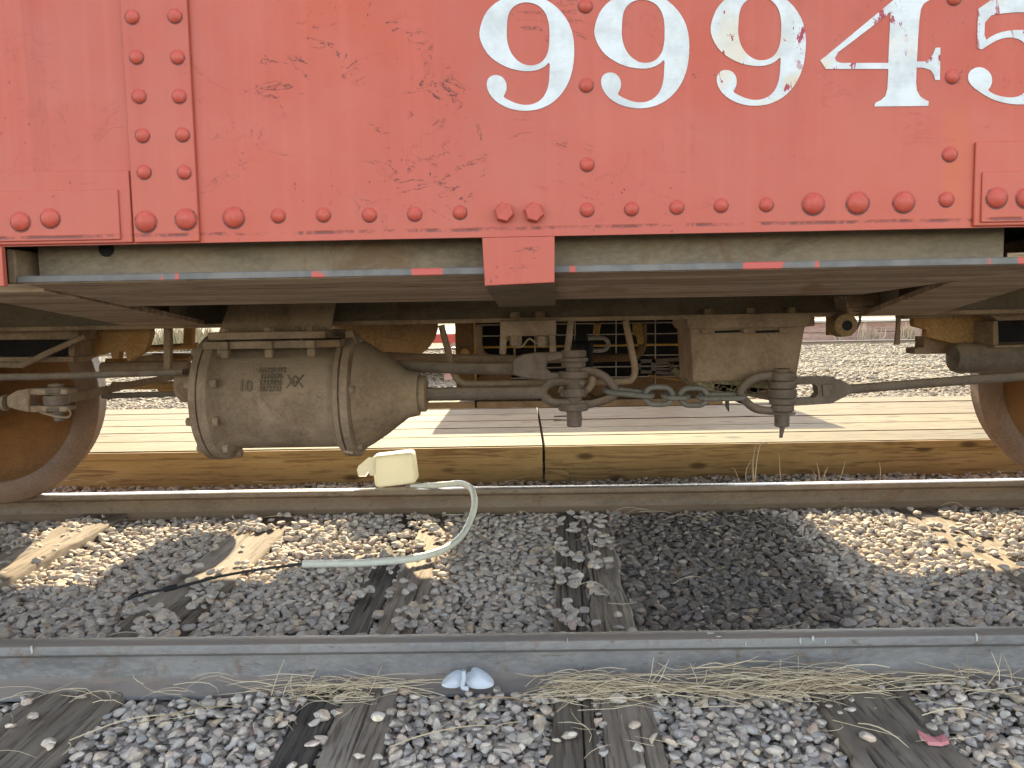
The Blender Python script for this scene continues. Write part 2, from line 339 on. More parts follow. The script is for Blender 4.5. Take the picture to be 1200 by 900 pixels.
# ------------------------------------------------------------------ mesh builder
ORG = {}
class MB:
    def __init__(s): s.v = []; s.f = []
    def add(s, vs, fs):
        k = len(s.v); s.v += [Vector(v) for v in vs]; s.f += [tuple(i+k for i in f) for f in fs]; return s
    def box(s, x0, x1, y0, y1, z0, z1):
        return s.add([(x, y, z) for x in (x0, x1) for y in (y0, y1) for z in (z0, z1)],
                     [(0, 1, 3, 2), (4, 6, 7, 5), (0, 4, 5, 1), (2, 3, 7, 6), (0, 2, 6, 4), (1, 5, 7, 3)])
    def bar(s, a, b, w, h, up=(0, 0, 1)):
        """box beam from a to b: w across, h along up"""
        a = Vector(a); b = Vector(b); d = (b-a).normalized(); up = Vector(up)
        sx = d.cross(up).normalized(); uz = sx.cross(d)
        return s.add([p+sx*(i*w/2)+uz*(j*h/2) for p in (a, b) for i in (-1, 1) for j in (-1, 1)],
                     [(0, 1, 3, 2), (4, 6, 7, 5), (0, 4, 5, 1), (2, 3, 7, 6), (0, 2, 6, 4), (1, 5, 7, 3)])
    def tube(s, pts, r, n=10, closed=False, flat=1.0, up=None):
        pts = [Vector(p) for p in pts]; L = len(pts); rs = r if isinstance(r, (list, tuple)) else [r]*L
        rings = []; prev = None
        for i, p in enumerate(pts):
            if closed: t = pts[(i+1) % L]-pts[i-1]
            else: t = pts[min(i+1, L-1)]-pts[max(i-1, 0)]
            t.normalize()
            if prev is None:
                u = Vector(up) if up else (Vector((0, 0, 1)) if abs(t.z) < 0.9 else Vector((0, 1, 0)))
            else: u = prev
            u = (u-t*u.dot(t)).normalized(); prev = u; b = t.cross(u)
            rings.append([p+(u*math.cos(q)*flat+b*math.sin(q))*rs[i] for q in [2*math.pi*k/n for k in range(n)]])
        vs = [v for g in rings for v in g]; fs = []
        for i in range(L if closed else L-1):
            j = (i+1) % L
            for k in range(n): fs.append((i*n+k, i*n+(k+1) % n, j*n+(k+1) % n, j*n+k))
        if not closed:
            fs.append(tuple(range(n))[::-1]); fs.append(tuple((L-1)*n+k for k in range(n)))
        return s.add(vs, fs)
    def lathe(s, o, axis, prof, n=40, cap=True):
        """prof: list of (t along axis, radius)"""
        o = Vector(o); a = Vector(axis).normalized(); u = a.orthogonal().normalized(); b = a.cross(u)
        vs = []; fs = []
        for t, r in prof:
            vs += [o+a*t+(u*math.cos(2*math.pi*k/n)+b*math.sin(2*math.pi*k/n))*max(r, 1e-4) for k in range(n)]
        for i in range(len(prof)-1):
            for k in range(n): fs.append((i*n+k, i*n+(k+1) % n, (i+1)*n+(k+1) % n, (i+1)*n+k))
        if cap: fs.append(tuple(range(n))[::-1]); fs.append(tuple((len(prof)-1)*n+k for k in range(n)))
        return s.add(vs, fs)
    def prism(s, pts, ext):
        pts = [Vector(p) for p in pts]; e = Vector(ext); n = len(pts)
        fs = [tuple(range(n)), tuple(range(2*n-1, n-1, -1))]
        fs += [(i, n+i, n+(i+1) % n, (i+1) % n) for i in range(n)]
        return s.add(pts+[p+e for p in pts], fs)
    def plate(s, px, Y, t):
        """a plate whose near face stands at depth Y with thickness t"""
        return s.prism([at(x, y, Y) for x, y in px], (0, t, 0))
    def hexa(s, o, axis, r, h, n=6):
        return s.lathe(o, axis, [(0, r), (h*0.8, r), (h, r*0.86)], n)
    def mesh(s, name, org):
        me = bpy.data.meshes.new(name)
        me.from_pydata([tuple(v-org) for v in s.v], [], s.f); me.validate()
        bm = bmesh.new(); bm.from_mesh(me); bmesh.ops.recalc_face_normals(bm, faces=bm.faces); bm.to_mesh(me); bm.free()
        return me
    def build(s, name, mat, parent=None, smooth=35, bevel=0.0, org=None):
        if org is None:
            lo = Vector([min(v[i] for v in s.v) for i in range(3)]); hi = Vector([max(v[i] for v in s.v) for i in range(3)])
            org = Vector(((lo.x+hi.x)/2, (lo.y+hi.y)/2, lo.z))
        me = s.mesh(name, org); me.materials.append(M[mat] if isinstance(mat, str) else mat)
        if smooth:
            me.polygons.foreach_set("use_smooth", [True]*len(me.polygons)); me.set_sharp_from_angle(angle=R(smooth))
        o = link(name, me, org, parent)
        if bevel:
            b = o.modifiers.new("bevel", 'BEVEL'); b.width = bevel; b.segments = 2; b.limit_method = 'ANGLE'; b.angle_limit = R(40)
        return o

def link(name, data, org, parent=None):
    o = bpy.data.objects.new(name, data); COL.objects.link(o)
    org = Vector(org); ORG[o.name] = org
    o.location = org-(ORG[parent.name] if parent else Vector((0, 0, 0)))
    if parent: o.parent = parent
    return o
def tag(o, label, cat, group=None, kind=None):
    o["label"] = label; o["category"] = cat
    if group: o["group"] = group
    if kind: o["kind"] = kind
    return o
def thing(name, loc, label, cat, group=None): return tag(link(name, None, loc), label, cat, group)
def smooth_path(pts, n=8):
    """Catmull-Rom through pts"""
    P = [Vector(p) for p in pts]; P = [P[0]*2-P[1]]+P+[P[-1]*2-P[-2]]; out = []
    for i in range(1, len(P)-2):
        for k in range(n):
            t = k/n; a, b, c, d = P[i-1], P[i], P[i+1], P[i+2]
            out.append(0.5*((2*b)+(c-a)*t+(2*a-5*b+4*c-d)*t*t+(3*b-a-3*c+d)*t**3))
    out.append(P[-2]); return out

# ================================================================== SETTING
GZ = -0.122
gm = MB()
xs = [-300, -60, -12, 12, 60, 300]; ys = [-300, -60, -8, 8, 30, 80, 300]
for i in range(len(xs)-1):
    for j in range(len(ys)-1):
        gm.add([(xs[i], ys[j], GZ), (xs[i+1], ys[j], GZ), (xs[i+1], ys[j+1], GZ), (xs[i], ys[j+1], GZ)], [(0, 1, 2, 3)])
ground = gm.build('ground', 'soil', org=Vector((0, 0, GZ))); ground['kind'] = 'structure'
bmx = bmesh.new(); bmx.from_mesh(ground.data); bmesh.ops.remove_doubles(bmx, verts=bmx.verts, dist=1e-4)
for f in bmx.faces:
    if f.normal.z < 0: f.normal_flip()
bmx.to_mesh(ground.data); bmx.free()

# ------------------------------------------------------------------ rails
HW = 0.026
def rail_profile(y0, side, H=0.115):
    """side=+1: gauge face towards +Y. y0 is the gauge face. returns (y,z) outline"""
    c = y0-side*HW
    half = [(0.0, 0.0), (0.016, -0.0008), (0.0235, -0.004), (0.026, -0.010), (0.0255, -0.022), (0.021, -0.027), (0.010, -0.034), (0.0075, -0.046),
            (0.0075, -0.066), (0.010, -0.082), (0.022, -0.093), (0.046, -0.1035), (0.048, -0.106), (0.048, -H)]
    return [(c+a, b) for a, b in half]+[(c-a, b) for a, b in half[::-1][:-1]]
def rail(y0, side, mat, label, x0=-9, x1=9):
    pr = rail_profile(y0, side); mb = MB(); n = len(pr); st = 60
    for i in range(st+1):
        x = x0+(x1-x0)*i/st
        wob = 0.0015*math.sin(x*1.7+y0)
        mb.v += [Vector((x, y+wob, z+0.001*math.sin(x*2.3+y0*3))) for y, z in pr]
    for i in range(st):
        for k in range(n): mb.f.append((i*n+k, i*n+(k+1) % n, (i+1)*n+(k+1) % n, (i+1)*n+k))
    mb.f.append(tuple(range(n))); mb.f.append(tuple(st*n+k for k in range(n)))
    return tag(mb.build('rail', mat, smooth=28, org=Vector((0, y0, -0.115))), label, 'rail', 'rails of the near track')
RN = rail(1.668, 1, 'rail', 'blue grey steel rail in the foreground with dry grass along its foot')
RF = rail(3.105, -1, 'rail_far', 'sunlit brown rail farther off, under the wheels, with jug and hose on it')
def splat(px, py, w, h, parent, top=False):
    r_ = random.Random(px)
    c = gr(px, py, 0.0015) if top else at(px, py, 1.6145)
    pts = []
    for k in range(9):
        a = 2*math.pi*k/9; q = r_.uniform(0.6, 1.2)
        pts.append(c+(Vector((math.cos(a)*w*q, math.sin(a)*h*q, 0)) if top else Vector((math.cos(a)*w*q, 0, math.sin(a)*h*q))))
    MB().prism(pts, (0, 0, 0.0012) if top else (0, 0.004, 0)).build('dropping', 'dropping', parent, smooth=0)
for q in [(37, 762, .0028, .010), (874, 755, .0018, .005), (938, 751, .0022, .007), (953, 748, .0035, .006), (967, 752, .002, .005), (1145, 747, .0022, .009),
          (665, 750, .0010, .006)]:
    splat(*q, RN)
splat(832, 742, .009, .006, RN, True); splat(842, 746, .006, .003, RN, True)

# ------------------------------------------------------------------ crossties
TIES = []
def crosstie(xn, xf, wd, label, mat='tie', y0=1.03, y1=3.56, top=-0.100, seed=0, split=None, ncr=13, halfmat=None):
    """cracked timber from y0 to y1; split=(list of (offset,width)) gives halves"""
    rs = np.random.RandomState(seed+50)
    root = thing('railroad_tie', ((xn+xf)/2, (y0+y1)/2, GZ), label, 'railroad tie', 'weathered ties under the track')
    halves = split or [(0.0, wd)]
    for hi_, (off, ww) in enumerate(halves):
        ncr = ncr if not split else 6
        nx, ny = 30, 64
        u = np.linspace(-0.5, 0.5, nx); v = np.linspace(0, 1, ny)
        Ug, Vg = np.meshgrid(u, v)
        cr = np.zeros_like(Ug)
        for _ in range(ncr):
            cu = rs.uniform(-0.46, 0.46); ph = rs.uniform(0, 6); am = rs.uniform(0.01, 0.05); dep = rs.uniform(0.004, 0.013); wi = rs.uniform(0.007, 0.018)
            c0 = rs.uniform(0, 1); ln = rs.uniform(0.05, 0.24)
            env = np.exp(-((Vg-c0)/ln)**4)
            cr -= dep*env*np.exp(-((Ug-cu-am*np.sin(Vg*9+ph)-am*0.5*np.sin(Vg*23+ph))/wi)**2)
        nz = np.array([[noise.noise(Vector((a*9+seed*3, b*7, seed))) for a in u] for b in v])
        fine = np.array([[noise.noise(Vector((a*40+seed, b*16, seed+9))) for a in u] for b in v])
        z = top+cr+0.004*nz+0.0025*fine-0.012*np.clip((np.abs(Ug)-0.44)/0.06, 0, 1)**2
        ragged = 0.012*np.array([noise.noise(Vector((b*13, seed, off*50))) for b in v])[:, None]*np.sign(Ug)*(np.abs(Ug) > 0.4)
        xc = xn+(xf-xn)*Vg+off; X = xc+Ug*ww+ragged
        Y = y0+(y1-y0)*Vg + 0.02*np.array([noise.noise(Vector((a*8, seed, 3))) for a in u])[None, :]*((Vg > 0.99) | (Vg < 0.01))
        mb = MB(); mb.v = [Vector((X[j, i], Y[j, i], z[j, i])) for j in range(ny) for i in range(nx)]
        mb.f = [(j*nx+i, j*nx+i+1, (j+1)*nx+i+1, (j+1)*nx+i) for j in range(ny-1) for i in range(nx-1)]
        edge = [i for i in range(nx)]+[j*nx+nx-1 for j in range(1, ny)]+[(ny-1)*nx+i for i in range(nx-2, -1, -1)]+[j*nx for j in range(ny-2, 0, -1)]
        k = len(mb.v); mb.v += [Vector((mb.v[e].x, mb.v[e].y, -0.19)) for e in edge]
        for i in range(len(edge)):
            j = (i+1) % len(edge); mb.f.append((edge[i], edge[j], k+j, k+i))
        mb.build('tie_half' if split else 'tie_body', halfmat[hi_] if halfmat else mat, root, smooth=50)
        TIES.append((xn+off, xf+off, ww, y0, y1))
    return root
crosstie(-0.965, -1.04, 0.21, 'long cracked tie left of centre with the black cable lying over it', seed=1, y0=1.05)
crosstie(-0.375, -0.415, 0.19, 'split tie with one dark half that the pale hose curves across', seed=2, y0=1.05, ncr=9, split=[(-0.055, 0.088), (0.05, 0.112)], halfmat=('tie_dark', 'tie'))
crosstie(0.125, 0.255, 0.2, 'tie split lengthwise into two halves just right of centre', seed=3, y0=1.0, split=[(-0.058, 0.092), (0.052, 0.112)])
crosstie(0.655, 0.70, 0.2, 'rotten tie end in the right foreground beneath a tuft of straw', seed=4, y0=1.0, y1=1.70, top=-0.088)
crosstie(1.50, 1.57, 0.2, 'half sunlit tie at the right between the rails', seed=5)
crosstie(-1.66, -1.76, 0.2, 'bleached tie at the left edge beside the rusty wheel', seed=6, top=-0.085)

# ------------------------------------------------------------------ ballast
def base_shapes(sub, k, seed, ang):
    bm = bmesh.new(); bmesh.ops.create_icosphere(bm, subdivisions=sub, radius=1.0)
    V0 = np.array([v.co[:] for v in bm.verts]); Fc = np.array([[v.index for v in f.verts] for f in bm.faces]); bm.free()
    rs = np.random.RandomState(seed); out = []
    for _ in range(k):
        V = V0.copy()
        for _ in range(ang):
            d = rs.normal(size=3); d /= np.linalg.norm(d); h = rs.uniform(0.5, 0.86)
            e = V@d-h; V -= np.where(e > 0, e*0.94, 0)[:, None]*d
        V *= 1+0.04*rs.normal(size=(len(V), 1)); V /= np.abs(V).max()
        out.append(V)
    return np.array(out), Fc
def rot_mats(n, tilt, rs):
    a = rs.uniform(0, 2*np.pi, n); t = rs.normal(0, tilt, n); b = rs.uniform(0, 2*np.pi, n)
    def rz(a):
        m = np.zeros((n, 3, 3)); m[:, 0, 0] = np.cos(a); m[:, 0, 1] = -np.sin(a); m[:, 1, 0] = np.sin(a); m[:, 1, 1] = np.cos(a); m[:, 2, 2] = 1; return m
    rx = np.zeros((n, 3, 3)); rx[:, 0, 0] = 1; rx[:, 1, 1] = np.cos(t); rx[:, 1, 2] = -np.sin(t); rx[:, 2, 1] = np.sin(t); rx[:, 2, 2] = np.cos(t)
    return rz(a)@rx@rz(b)
def scatter(x0, x1, y0, y1, sp, rs, slope=0.0):
    nx, ny = int((x1-x0)/sp), int((y1-y0)/sp)
    gx, gy = np.meshgrid(np.arange(nx), np.arange(ny))
    x = x0+(gx+0.5*(gy % 2)+rs.uniform(-0.45, 0.45, gx.shape))*sp; y = y0+(gy+rs.uniform(-0.45, 0.45, gx.shape))*sp
    return x.ravel(), y.ravel()
def on_tie(x, y, grow=0.0):
    k = np.zeros(len(x), bool)
    for xn, xf, ww, ya, yb in TIES:
        t = (y-ya)/(yb-ya); k |= (np.abs(x-(xn+(xf-xn)*t)) < ww/2+grow) & (t > 0) & (t < 1)
    return k
def near_rail(y, g=0.05):
    return (np.abs(y-1.642) < g) | (np.abs(y-3.131) < g)
def stones(name, x, y, z, size, sub, seed, mat, parent, ang=9, tilt=0.38, shapes=24):
    rs = np.random.RandomState(seed); n = len(x)
    S, Fc = base_shapes(sub, shapes, seed, ang)
    k = rs.randint(0, shapes, n)
    sc = size[:, None]*np.stack([rs.uniform(0.85, 1.35, n), rs.uniform(0.7, 1.0, n), rs.uniform(0.38, 0.66, n)], 1)
    V = np.einsum('nij,nvj->nvi', rot_mats(n, tilt, rs), S[k]*sc[:, None, :]) + np.stack([x, y, z], 1)[:, None, :]
    nv = S.shape[1]; allf = (Fc[None]+(np.arange(n)*nv)[:, None, None]).reshape(-1, 3)
    me = bpy.data.meshes.new(name); me.vertices.add(n*nv); me.vertices.foreach_set("co", V.reshape(-1).astype(np.float32))
    me.loops.add(allf.size); me.loops.foreach_set("vertex_index", allf.reshape(-1).astype(np.int32))
    me.polygons.add(len(allf)); me.polygons.foreach_set("loop_start", np.arange(0, allf.size, 3, dtype=np.int32))
    me.update(calc_edges=True)
    me.polygons.foreach_set("use_smooth", np.ones(len(allf), bool)); me.set_sharp_from_angle(angle=R(24))
    me.materials.append(M[mat]); o = link(name, me, (0, 0, 0)); 
    if parent: o.parent = parent; o.location = -ORG[parent.name]
    o['kind'] = 'stuff'; return o

def gz(x, y):
    b = np.full(len(x), -0.112)
    b += 0.010*np.sin(x*2.1+y*3.0)*np.sin(y*2.3-x)
    b += 0.016*np.exp(-((x-1.0)/0.25)**2)*(y < 1.6) + 0.008*np.exp(-((y-2.95)/0.12)**2)
    return b
def band(name, x0, x1, y0, y1, sp, lo, hi, sub, seed, layers=2, keep=None):
    xs_, ys_, zs_, ss_ = [], [], [], []
    for l in range(layers):
        rs = np.random.RandomState(seed*10+l)
        x, y = scatter(x0, x1, y0, y1, sp*(1.0 if l else 0.9), rs)
        s = lo+(hi-lo)*rs.beta(1.6, 2.6, len(x))
        k = ~near_rail(y)
        t1 = on_tie(x, y, -0.006); k &= ~(t1 & (rs.uniform(size=len(x)) > np.where((y > 1.7) & (np.sin(x*23+y*9)*np.sin(y*13+x*5) > 0.25), 0.45, 0.05 if l else 0.03)))
        if keep is not None: k &= keep(x, y)
        if l: k &= rs.uniform(size=len(x)) < 0.6
        x, y, s, t1 = x[k], y[k], s[k], t1[k]
        z = gz(x, y)+(-0.006 if l == 0 else 0.006)+rs.uniform(-0.004, 0.004, len(x)); z = np.where(t1, -0.092+s*0.3, z)
        xs_.append(x); ys_.append(y); zs_.append(z); ss_.append(s)
    cat = np.concatenate
    return stones(name, cat(xs_), cat(ys_), cat(zs_), cat(ss_), sub, seed, 'stone_far' if 'far' in name or 'distant' in name else 'stone', ground)
soft = lambda x, y: ~((np.abs(x+0.385) < 0.11) & (y > 1.7) & (y < 2.7))
band('ballast_gravel', -2.7, 2.9, 1.68, 3.09, 0.0235, 0.0105, 0.0225, 2, 3, 2, lambda x, y: np.abs(x) < y*0.72+0.75)
band('gravel', -3.6, 3.6, 3.17, 3.78, 0.028, 0.011, 0.024, 1, 5, 2, lambda x, y: np.abs(x) < y*0.72+0.75)
band('trackside_gravel', -1.7, 1.9, 1.12, 1.60, 0.0195, 0.0078, 0.018, 2, 7, 2, lambda x, y: np.abs(x) < y*0.72+0.75)
band('far_gravel', -4.5, 6.5, 5.6, 8.0, 0.06, 0.018, 0.034, 1, 9, 1, lambda x, y: (np.abs(x-0.2) < y*0.72) & ((x > 0.9) | (x < -0.3)))
def far_keep(x, y): return ((x > y*0.22) & (x < y*0.5)) | ((x < -0.05*y) & (x > -0.16*y)) | ((x < -0.36*y) & (x > -0.62*y)) | ((x > .5*y) & (x < .66*y))
band('distant_gravel', -11, 10, 8.0, 19.0, 0.12, 0.025, 0.055, 1, 10, 1, far_keep)

# the stones of the foreground that show largest, one by one
S2, F2 = base_shapes(2, 14, 77, 11)
smesh = []
for V in S2:
    me = bpy.data.meshes.new('stone'); me.from_pydata([tuple(v) for v in V], [], [tuple(f) for f in F2.tolist()])
    me.polygons.foreach_set("use_smooth", [True]*len(me.polygons)); me.set_sharp_from_angle(angle=R(26)); me.materials.append(M['stone_one']); smesh.append(me)
rs = np.random.RandomState(5); cnt = 0
while cnt < 270:
    y = rs.uniform(1.24, 1.585); x = rs.uniform(-1, 1)*(y*0.67+0.02)
    if on_tie(np.array([x]), np.array([y]), 0.008)[0] and rs.uniform() > 0.02: continue
    s = 0.0085+0.0085*rs.beta(1.5, 2.5)
    o = link('stone', smesh[rs.randint(14)], (x, y, gz(np.array([x]), np.array([y]))[0]+0.013), ground)
    o.rotation_euler = (rs.normal(0, 0.4), rs.normal(0, 0.4), rs.uniform(0, 6.28)); o.scale = (s*rs.uniform(.9, 1.35), s*rs.uniform(.75, 1.0), s*rs.uniform(.5, .8)); cnt += 1

# ------------------------------------------------------------------ boardwalk
for sec, (xa, xb, lab) in enumerate([(-6.0, 0.092, 'left length of low timber boardwalk behind the far rail'), (0.105, 6.5, 'right length of low timber boardwalk, past the joint, with a wood scrap against it')]):
    root = thing('boardwalk', ((xa+xb)/2, 4.5, GZ), lab, 'boardwalk', 'lengths of boardwalk behind the track')
    PW = 0.303
    for k in range(6):
        rr = random.Random(sec*50+k); g = 0.020+rr.random()*0.007; ya = 3.742+k*0.304; zt = 0.067+k*0.0012+rr.uniform(-0.0015, 0.0015)
        tw = rr.uniform(-.0015, .0015)
        mb = MB(); n = 14
        prof = [(ya+g*0.5, zt-0.038), (ya+g*0.5, zt-0.005), (ya+0.005, zt-tw), (ya+PW-0.005, zt+tw), (ya+PW-g*0.5, zt-0.005), (ya+PW-g*0.5, zt-0.038)]
        for i in range(n+1):
            x = xa+(xb-xa)*i/n; dy = 0.0014*math.sin(x*2.1+k*2.0)
            mb.v += [Vector((x, y+dy, z)) for y, z in prof]
        for i in range(n):
            for q in range(6): mb.f.append((i*6+q, i*6+(q+1) % 6, i*6+6+(q+1) % 6, i*6+6+q))
        mb.f += [tuple(range(6)), tuple(n*6+q for q in range(6))]
        pl = mb.build('plank', 'deck', root, smooth=20)
    MB().box(xa, xb, 3.75, 3.80, GZ-0.02, 0.027).build('front_beam', 'beam', root, bevel=0.004)
    MB().box(xa, xb, 3.722, 3.7405, 0.029, 0.0635).build('fascia_board', 'beam', root, bevel=0.003)
    MB().box(xa, xb, 4.45, 4.50, GZ-0.02, 0.029).build('joist', 'beam', root, bevel=0.004)
    MB().box(xa, xb, 5.45, 5.50, GZ-0.02, 0.029).build('joist', 'beam', root, bevel=0.004)
mb = MB().prism([at(638, 562, 3.735), at(640, 549, 3.735), at(664, 551, 3.72), at(668, 557, 3.715), at(664, 563, 3.72)], (0, 0.014, 0))
tag(mb.build('wood_scrap', 'beam', bevel=0.001), 'small brown wood scrap leaning on the boardwalk beam by the joint', 'scrap')

# ================================================================== CABOOSE
D0, D1 = 0.95, 3.85
cab = thing('caboose', (0.1, 2.4, 0.0), 'faded red steel railroad caboose numbered 99945 with brake gear beneath', 'caboose')
side = MB().box(-3.4, 4.0, D0, D0+0.008, 0.797, 2.6).build('side_panel', 'red', cab)
# seam strip, patch plates
MB().box(-0.471, -0.391, D0-0.005, D0, 0.7985, 2.6).build('seam_strip', 'red', side, bevel=0.001)
MB().box(-1.2, -0.4735, D0-0.004, D0, 0.7985, 0.8855).build('patch_plate', 'red', side, bevel=0.0015)
MB().box(-1.2, -0.487, D0-0.0065, D0-0.004, 0.8022, 0.8625).build('patch_plate', 'red', side, bevel=0.0012)
MB().box(0.5455, 1.4, D0-0.004, D0, 0.7985, 0.898).build('patch_plate', 'red', side, bevel=0.0015)
MB().box(0.553, 1.4, D0-0.0065, D0-0.004, 0.8025, 0.862).build('patch_plate', 'red', side, bevel=0.0012)
# rivets
def dome(flat=0.62):
    mb = MB(); mb.lathe((0, 0, 0), (0, -1, 0), [(-0.02, 1.16), (0.03, 1.15), (0.035, 1.01), (0.16, 0.97), (0.34*flat/.62, 0.80), (0.50*flat/.62, 0.52), (0.58*flat/.62, 0.24), (0.60*flat/.62, 0.02)], 20)
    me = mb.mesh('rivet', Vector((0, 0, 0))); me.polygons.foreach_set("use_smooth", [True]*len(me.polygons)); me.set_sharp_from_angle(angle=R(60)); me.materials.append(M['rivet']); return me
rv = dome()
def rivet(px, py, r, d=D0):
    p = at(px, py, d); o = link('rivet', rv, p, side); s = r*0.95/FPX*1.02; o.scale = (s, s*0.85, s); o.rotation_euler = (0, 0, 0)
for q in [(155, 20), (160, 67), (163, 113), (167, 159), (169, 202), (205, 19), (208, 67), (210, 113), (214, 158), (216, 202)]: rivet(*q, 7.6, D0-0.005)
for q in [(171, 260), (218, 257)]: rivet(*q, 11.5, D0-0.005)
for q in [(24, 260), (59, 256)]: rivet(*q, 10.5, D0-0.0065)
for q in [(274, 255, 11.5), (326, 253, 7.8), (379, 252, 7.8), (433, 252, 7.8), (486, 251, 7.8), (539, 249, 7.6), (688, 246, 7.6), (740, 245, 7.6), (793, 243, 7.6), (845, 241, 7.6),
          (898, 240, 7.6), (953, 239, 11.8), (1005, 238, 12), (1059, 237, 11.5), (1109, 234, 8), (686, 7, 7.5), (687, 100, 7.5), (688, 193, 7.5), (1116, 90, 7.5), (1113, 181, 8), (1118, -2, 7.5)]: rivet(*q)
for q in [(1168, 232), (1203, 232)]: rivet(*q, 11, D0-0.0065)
for px in (591, 626):
    p = at(px, 249.5, D0)
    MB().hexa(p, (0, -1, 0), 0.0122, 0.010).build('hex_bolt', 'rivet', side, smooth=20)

# lettering: each figure a thin coat of paint standing on the sheet
def spl(pts): return pts
nine_o = [(484, 125), (490, 88), (506, 48), (532, 18), (566, -3), (606, -13), (650, -15), (694, -10), (733, 7), (768, 36), (795, 72), (812, 112), (819, 160), (818, 210), (811, 255), (796, 297),
          (775, 330), (748, 358), (716, 377), (680, 388), (640, 391), (600, 385), (566, 372), (535, 350), (516, 322), (510, 296), (516, 276), (530, 266), (548, 264), (566, 271), (579, 288), (582, 310),
          (577, 328), (568, 341), (590, 354), (620, 366), (652, 371), (684, 364), (708, 346), (722, 322), (730, 292), (732, 255), (733, 217), (714, 236), (690, 247), (660, 252), (625, 249), (588, 240), (550, 221), (518, 196), (495, 160)]
nine_i = [(582, 100), (584, 62), (594, 36), (612, 19), (634, 10), (658, 9), (684, 15), (706, 30), (722, 54), (730, 84), (732, 120), (731, 160), (725, 190), (712, 212), (694, 226), (670, 232), (644, 229), (620, 215), (600, 193), (587, 165), (581, 130)]
four_o = [(483, 213), (500, 200), (747, -5), (756, -12), (886, -12), (868, 0), (846, 14), (836, 34), (831, 70), (826, 140), (822, 217), (846, 217), (866, 209), (880, 190), (888, 169), (905, 168), (903, 282), (887, 282), (881, 262), (870, 247), (846, 239), (821, 238),
          (819, 290), (822, 318), (834, 340), (852, 352), (864, 357), (862, 373), (673, 375), (677, 362), (697, 352), (712, 338), (719, 312), (722, 243), (502, 243)]
four_i = [(534, 205), (546, 184), (730, 44), (726, 130), (722, 222), (556, 222), (540, 217)]
five_o = [(1040, -12), (1285, -12), (1290, 8), (1268, 34), (1230, 44), (1150, 44), (1062, 58), (1058, 147), (1090, 124), (1130, 110), (1180, 105), (1230, 110), (1275, 130), (1308, 165), (1326, 215), (1322, 270), (1300, 315),
          (1268, 346), (1230, 363), (1190, 369), (1140, 365), (1090, 352), (1048, 328), (1018, 306), (1001, 282), (1004, 256), (1022, 240), (1046, 236), (1068, 245), (1084, 264), (1087, 288), (1080, 308), (1070, 318), (1100, 336), (1150, 345), (1188, 338), (1212, 312), (1224, 262), (1222, 205), (1210, 165), (1188, 140), (1150, 131), (1112, 138), (1078, 156), (1046, 178), (1032, 165)]
def figure(name, loops, ox, oy, dx=0.0, dz=0.0):
    cu = bpy.data.curves.new(name, 'CURVE'); cu.dimensions = '2D'; cu.fill_mode = 'BOTH'; cu.extrude = 0.0004
    wp = [[at(ox+x/3.0, oy+y/3.0, D0) for x, y in lp] for lp in loops]
    c = sum((p for lp in wp for p in lp), Vector())/sum(len(l) for l in wp)
    for lp in wp:
        # chaikin smoothing for the round figures
        s = cu.splines.new('POLY'); P = [(p.x-c.x, p.z-c.z) for p in lp]
        s.points.add(len(P)-1)
        for q, (a, b) in zip(s.points, P): q.co = (a, b, 0, 1)
        s.use_cyclic_u = True
    tmp = bpy.data.objects.new('tmp', cu); COL.objects.link(tmp)
    dg = bpy.context.evaluated_depsgraph_get(); me = bpy.data.meshes.new_from_object(tmp.evaluated_get(dg))
    bpy.data.objects.remove(tmp); bpy.data.curves.remove(cu)
    me.transform(Matrix.Rotation(R(90), 4, 'X')); me.name = name
    me.materials.clear(); me.materials.append(M['white'])
    o = link(name, me, (c.x+dx, D0-0.0005, c.z+dz), side); return o
def chaikin(lp, n=2):
    for _ in range(n):
        lp = [q for i in range(len(lp)) for q in ((lp[i][0]*.75+lp[(i+1) % len(lp)][0]*.25, lp[i][1]*.75+lp[(i+1) % len(lp)][1]*.25),
                                                 (lp[i][0]*.25+lp[(i+1) % len(lp)][0]*.75, lp[i][1]*.25+lp[(i+1) % len(lp)][1]*.75))]
    return lp
n_o, n_i = chaikin(nine_o, 1), chaikin(nine_i, 2)
for k, dx in enumerate((0.0, 0.1367, 0.2745)): figure('painted_nine', [n_o, n_i], 400, 0, dx, 0.0)
figure('painted_four', [four_o, four_i], 800, 0); figure('painted_five', [chaikin(five_o, 1)], 800, 0)

# shell of the car
MB().box(-3.4, 4.0, D1-0.008, D1, 0.80, 2.6).build('far_side_panel', 'red', cab)
MB().box(-3.4, 4.0, D0+0.012, D1-0.012, 0.805, 0.83).build('floor_plate', 'dark', cab)
mb = MB(); prof = [(D0-0.05, 2.6), (1.4, 2.78), (2.4, 2.86), (3.4, 2.78), (D1+0.05, 2.6)]
mb.prism([(-3.4, y, z) for y, z in prof], (7.4, 0, 0)).build('roof', 'dark', cab)
for x in (-3.4, 3.99): MB().box(x, x+0.01, D0+0.009, D1-0.009, 0.831, 2.6).build('end_wall', 'red', cab)

# side sill: a channel behind the sheet, edge flange, sloping lower plate
sx0, sx1 = at(45, 300, 1.0).x, at(1176, 290, 1.0).x
sill = MB()
zt = 0.805
sill.box(sx0, sx1, 1.0, 1.012, 0.764, zt)
sill.build('side_sill', 'sill_web', cab)
xl, xr = at(18, 323, 0.97).x, at(1260, 303, 0.97).x
fl = MB().box(xl, xr, 0.972, 1.06, 0.7535, 0.7625).build('sill_flange', 'edge', cab, bevel=0.0012)
# black disc painting in the shade of a round sill hole
h = MB().lathe(at(124, 292, 0.998), (0, 1, 0), [(0, 0.0098), (0.0015, 0.0098)], 20).build('hole_shade_disc', 'dark', cab)
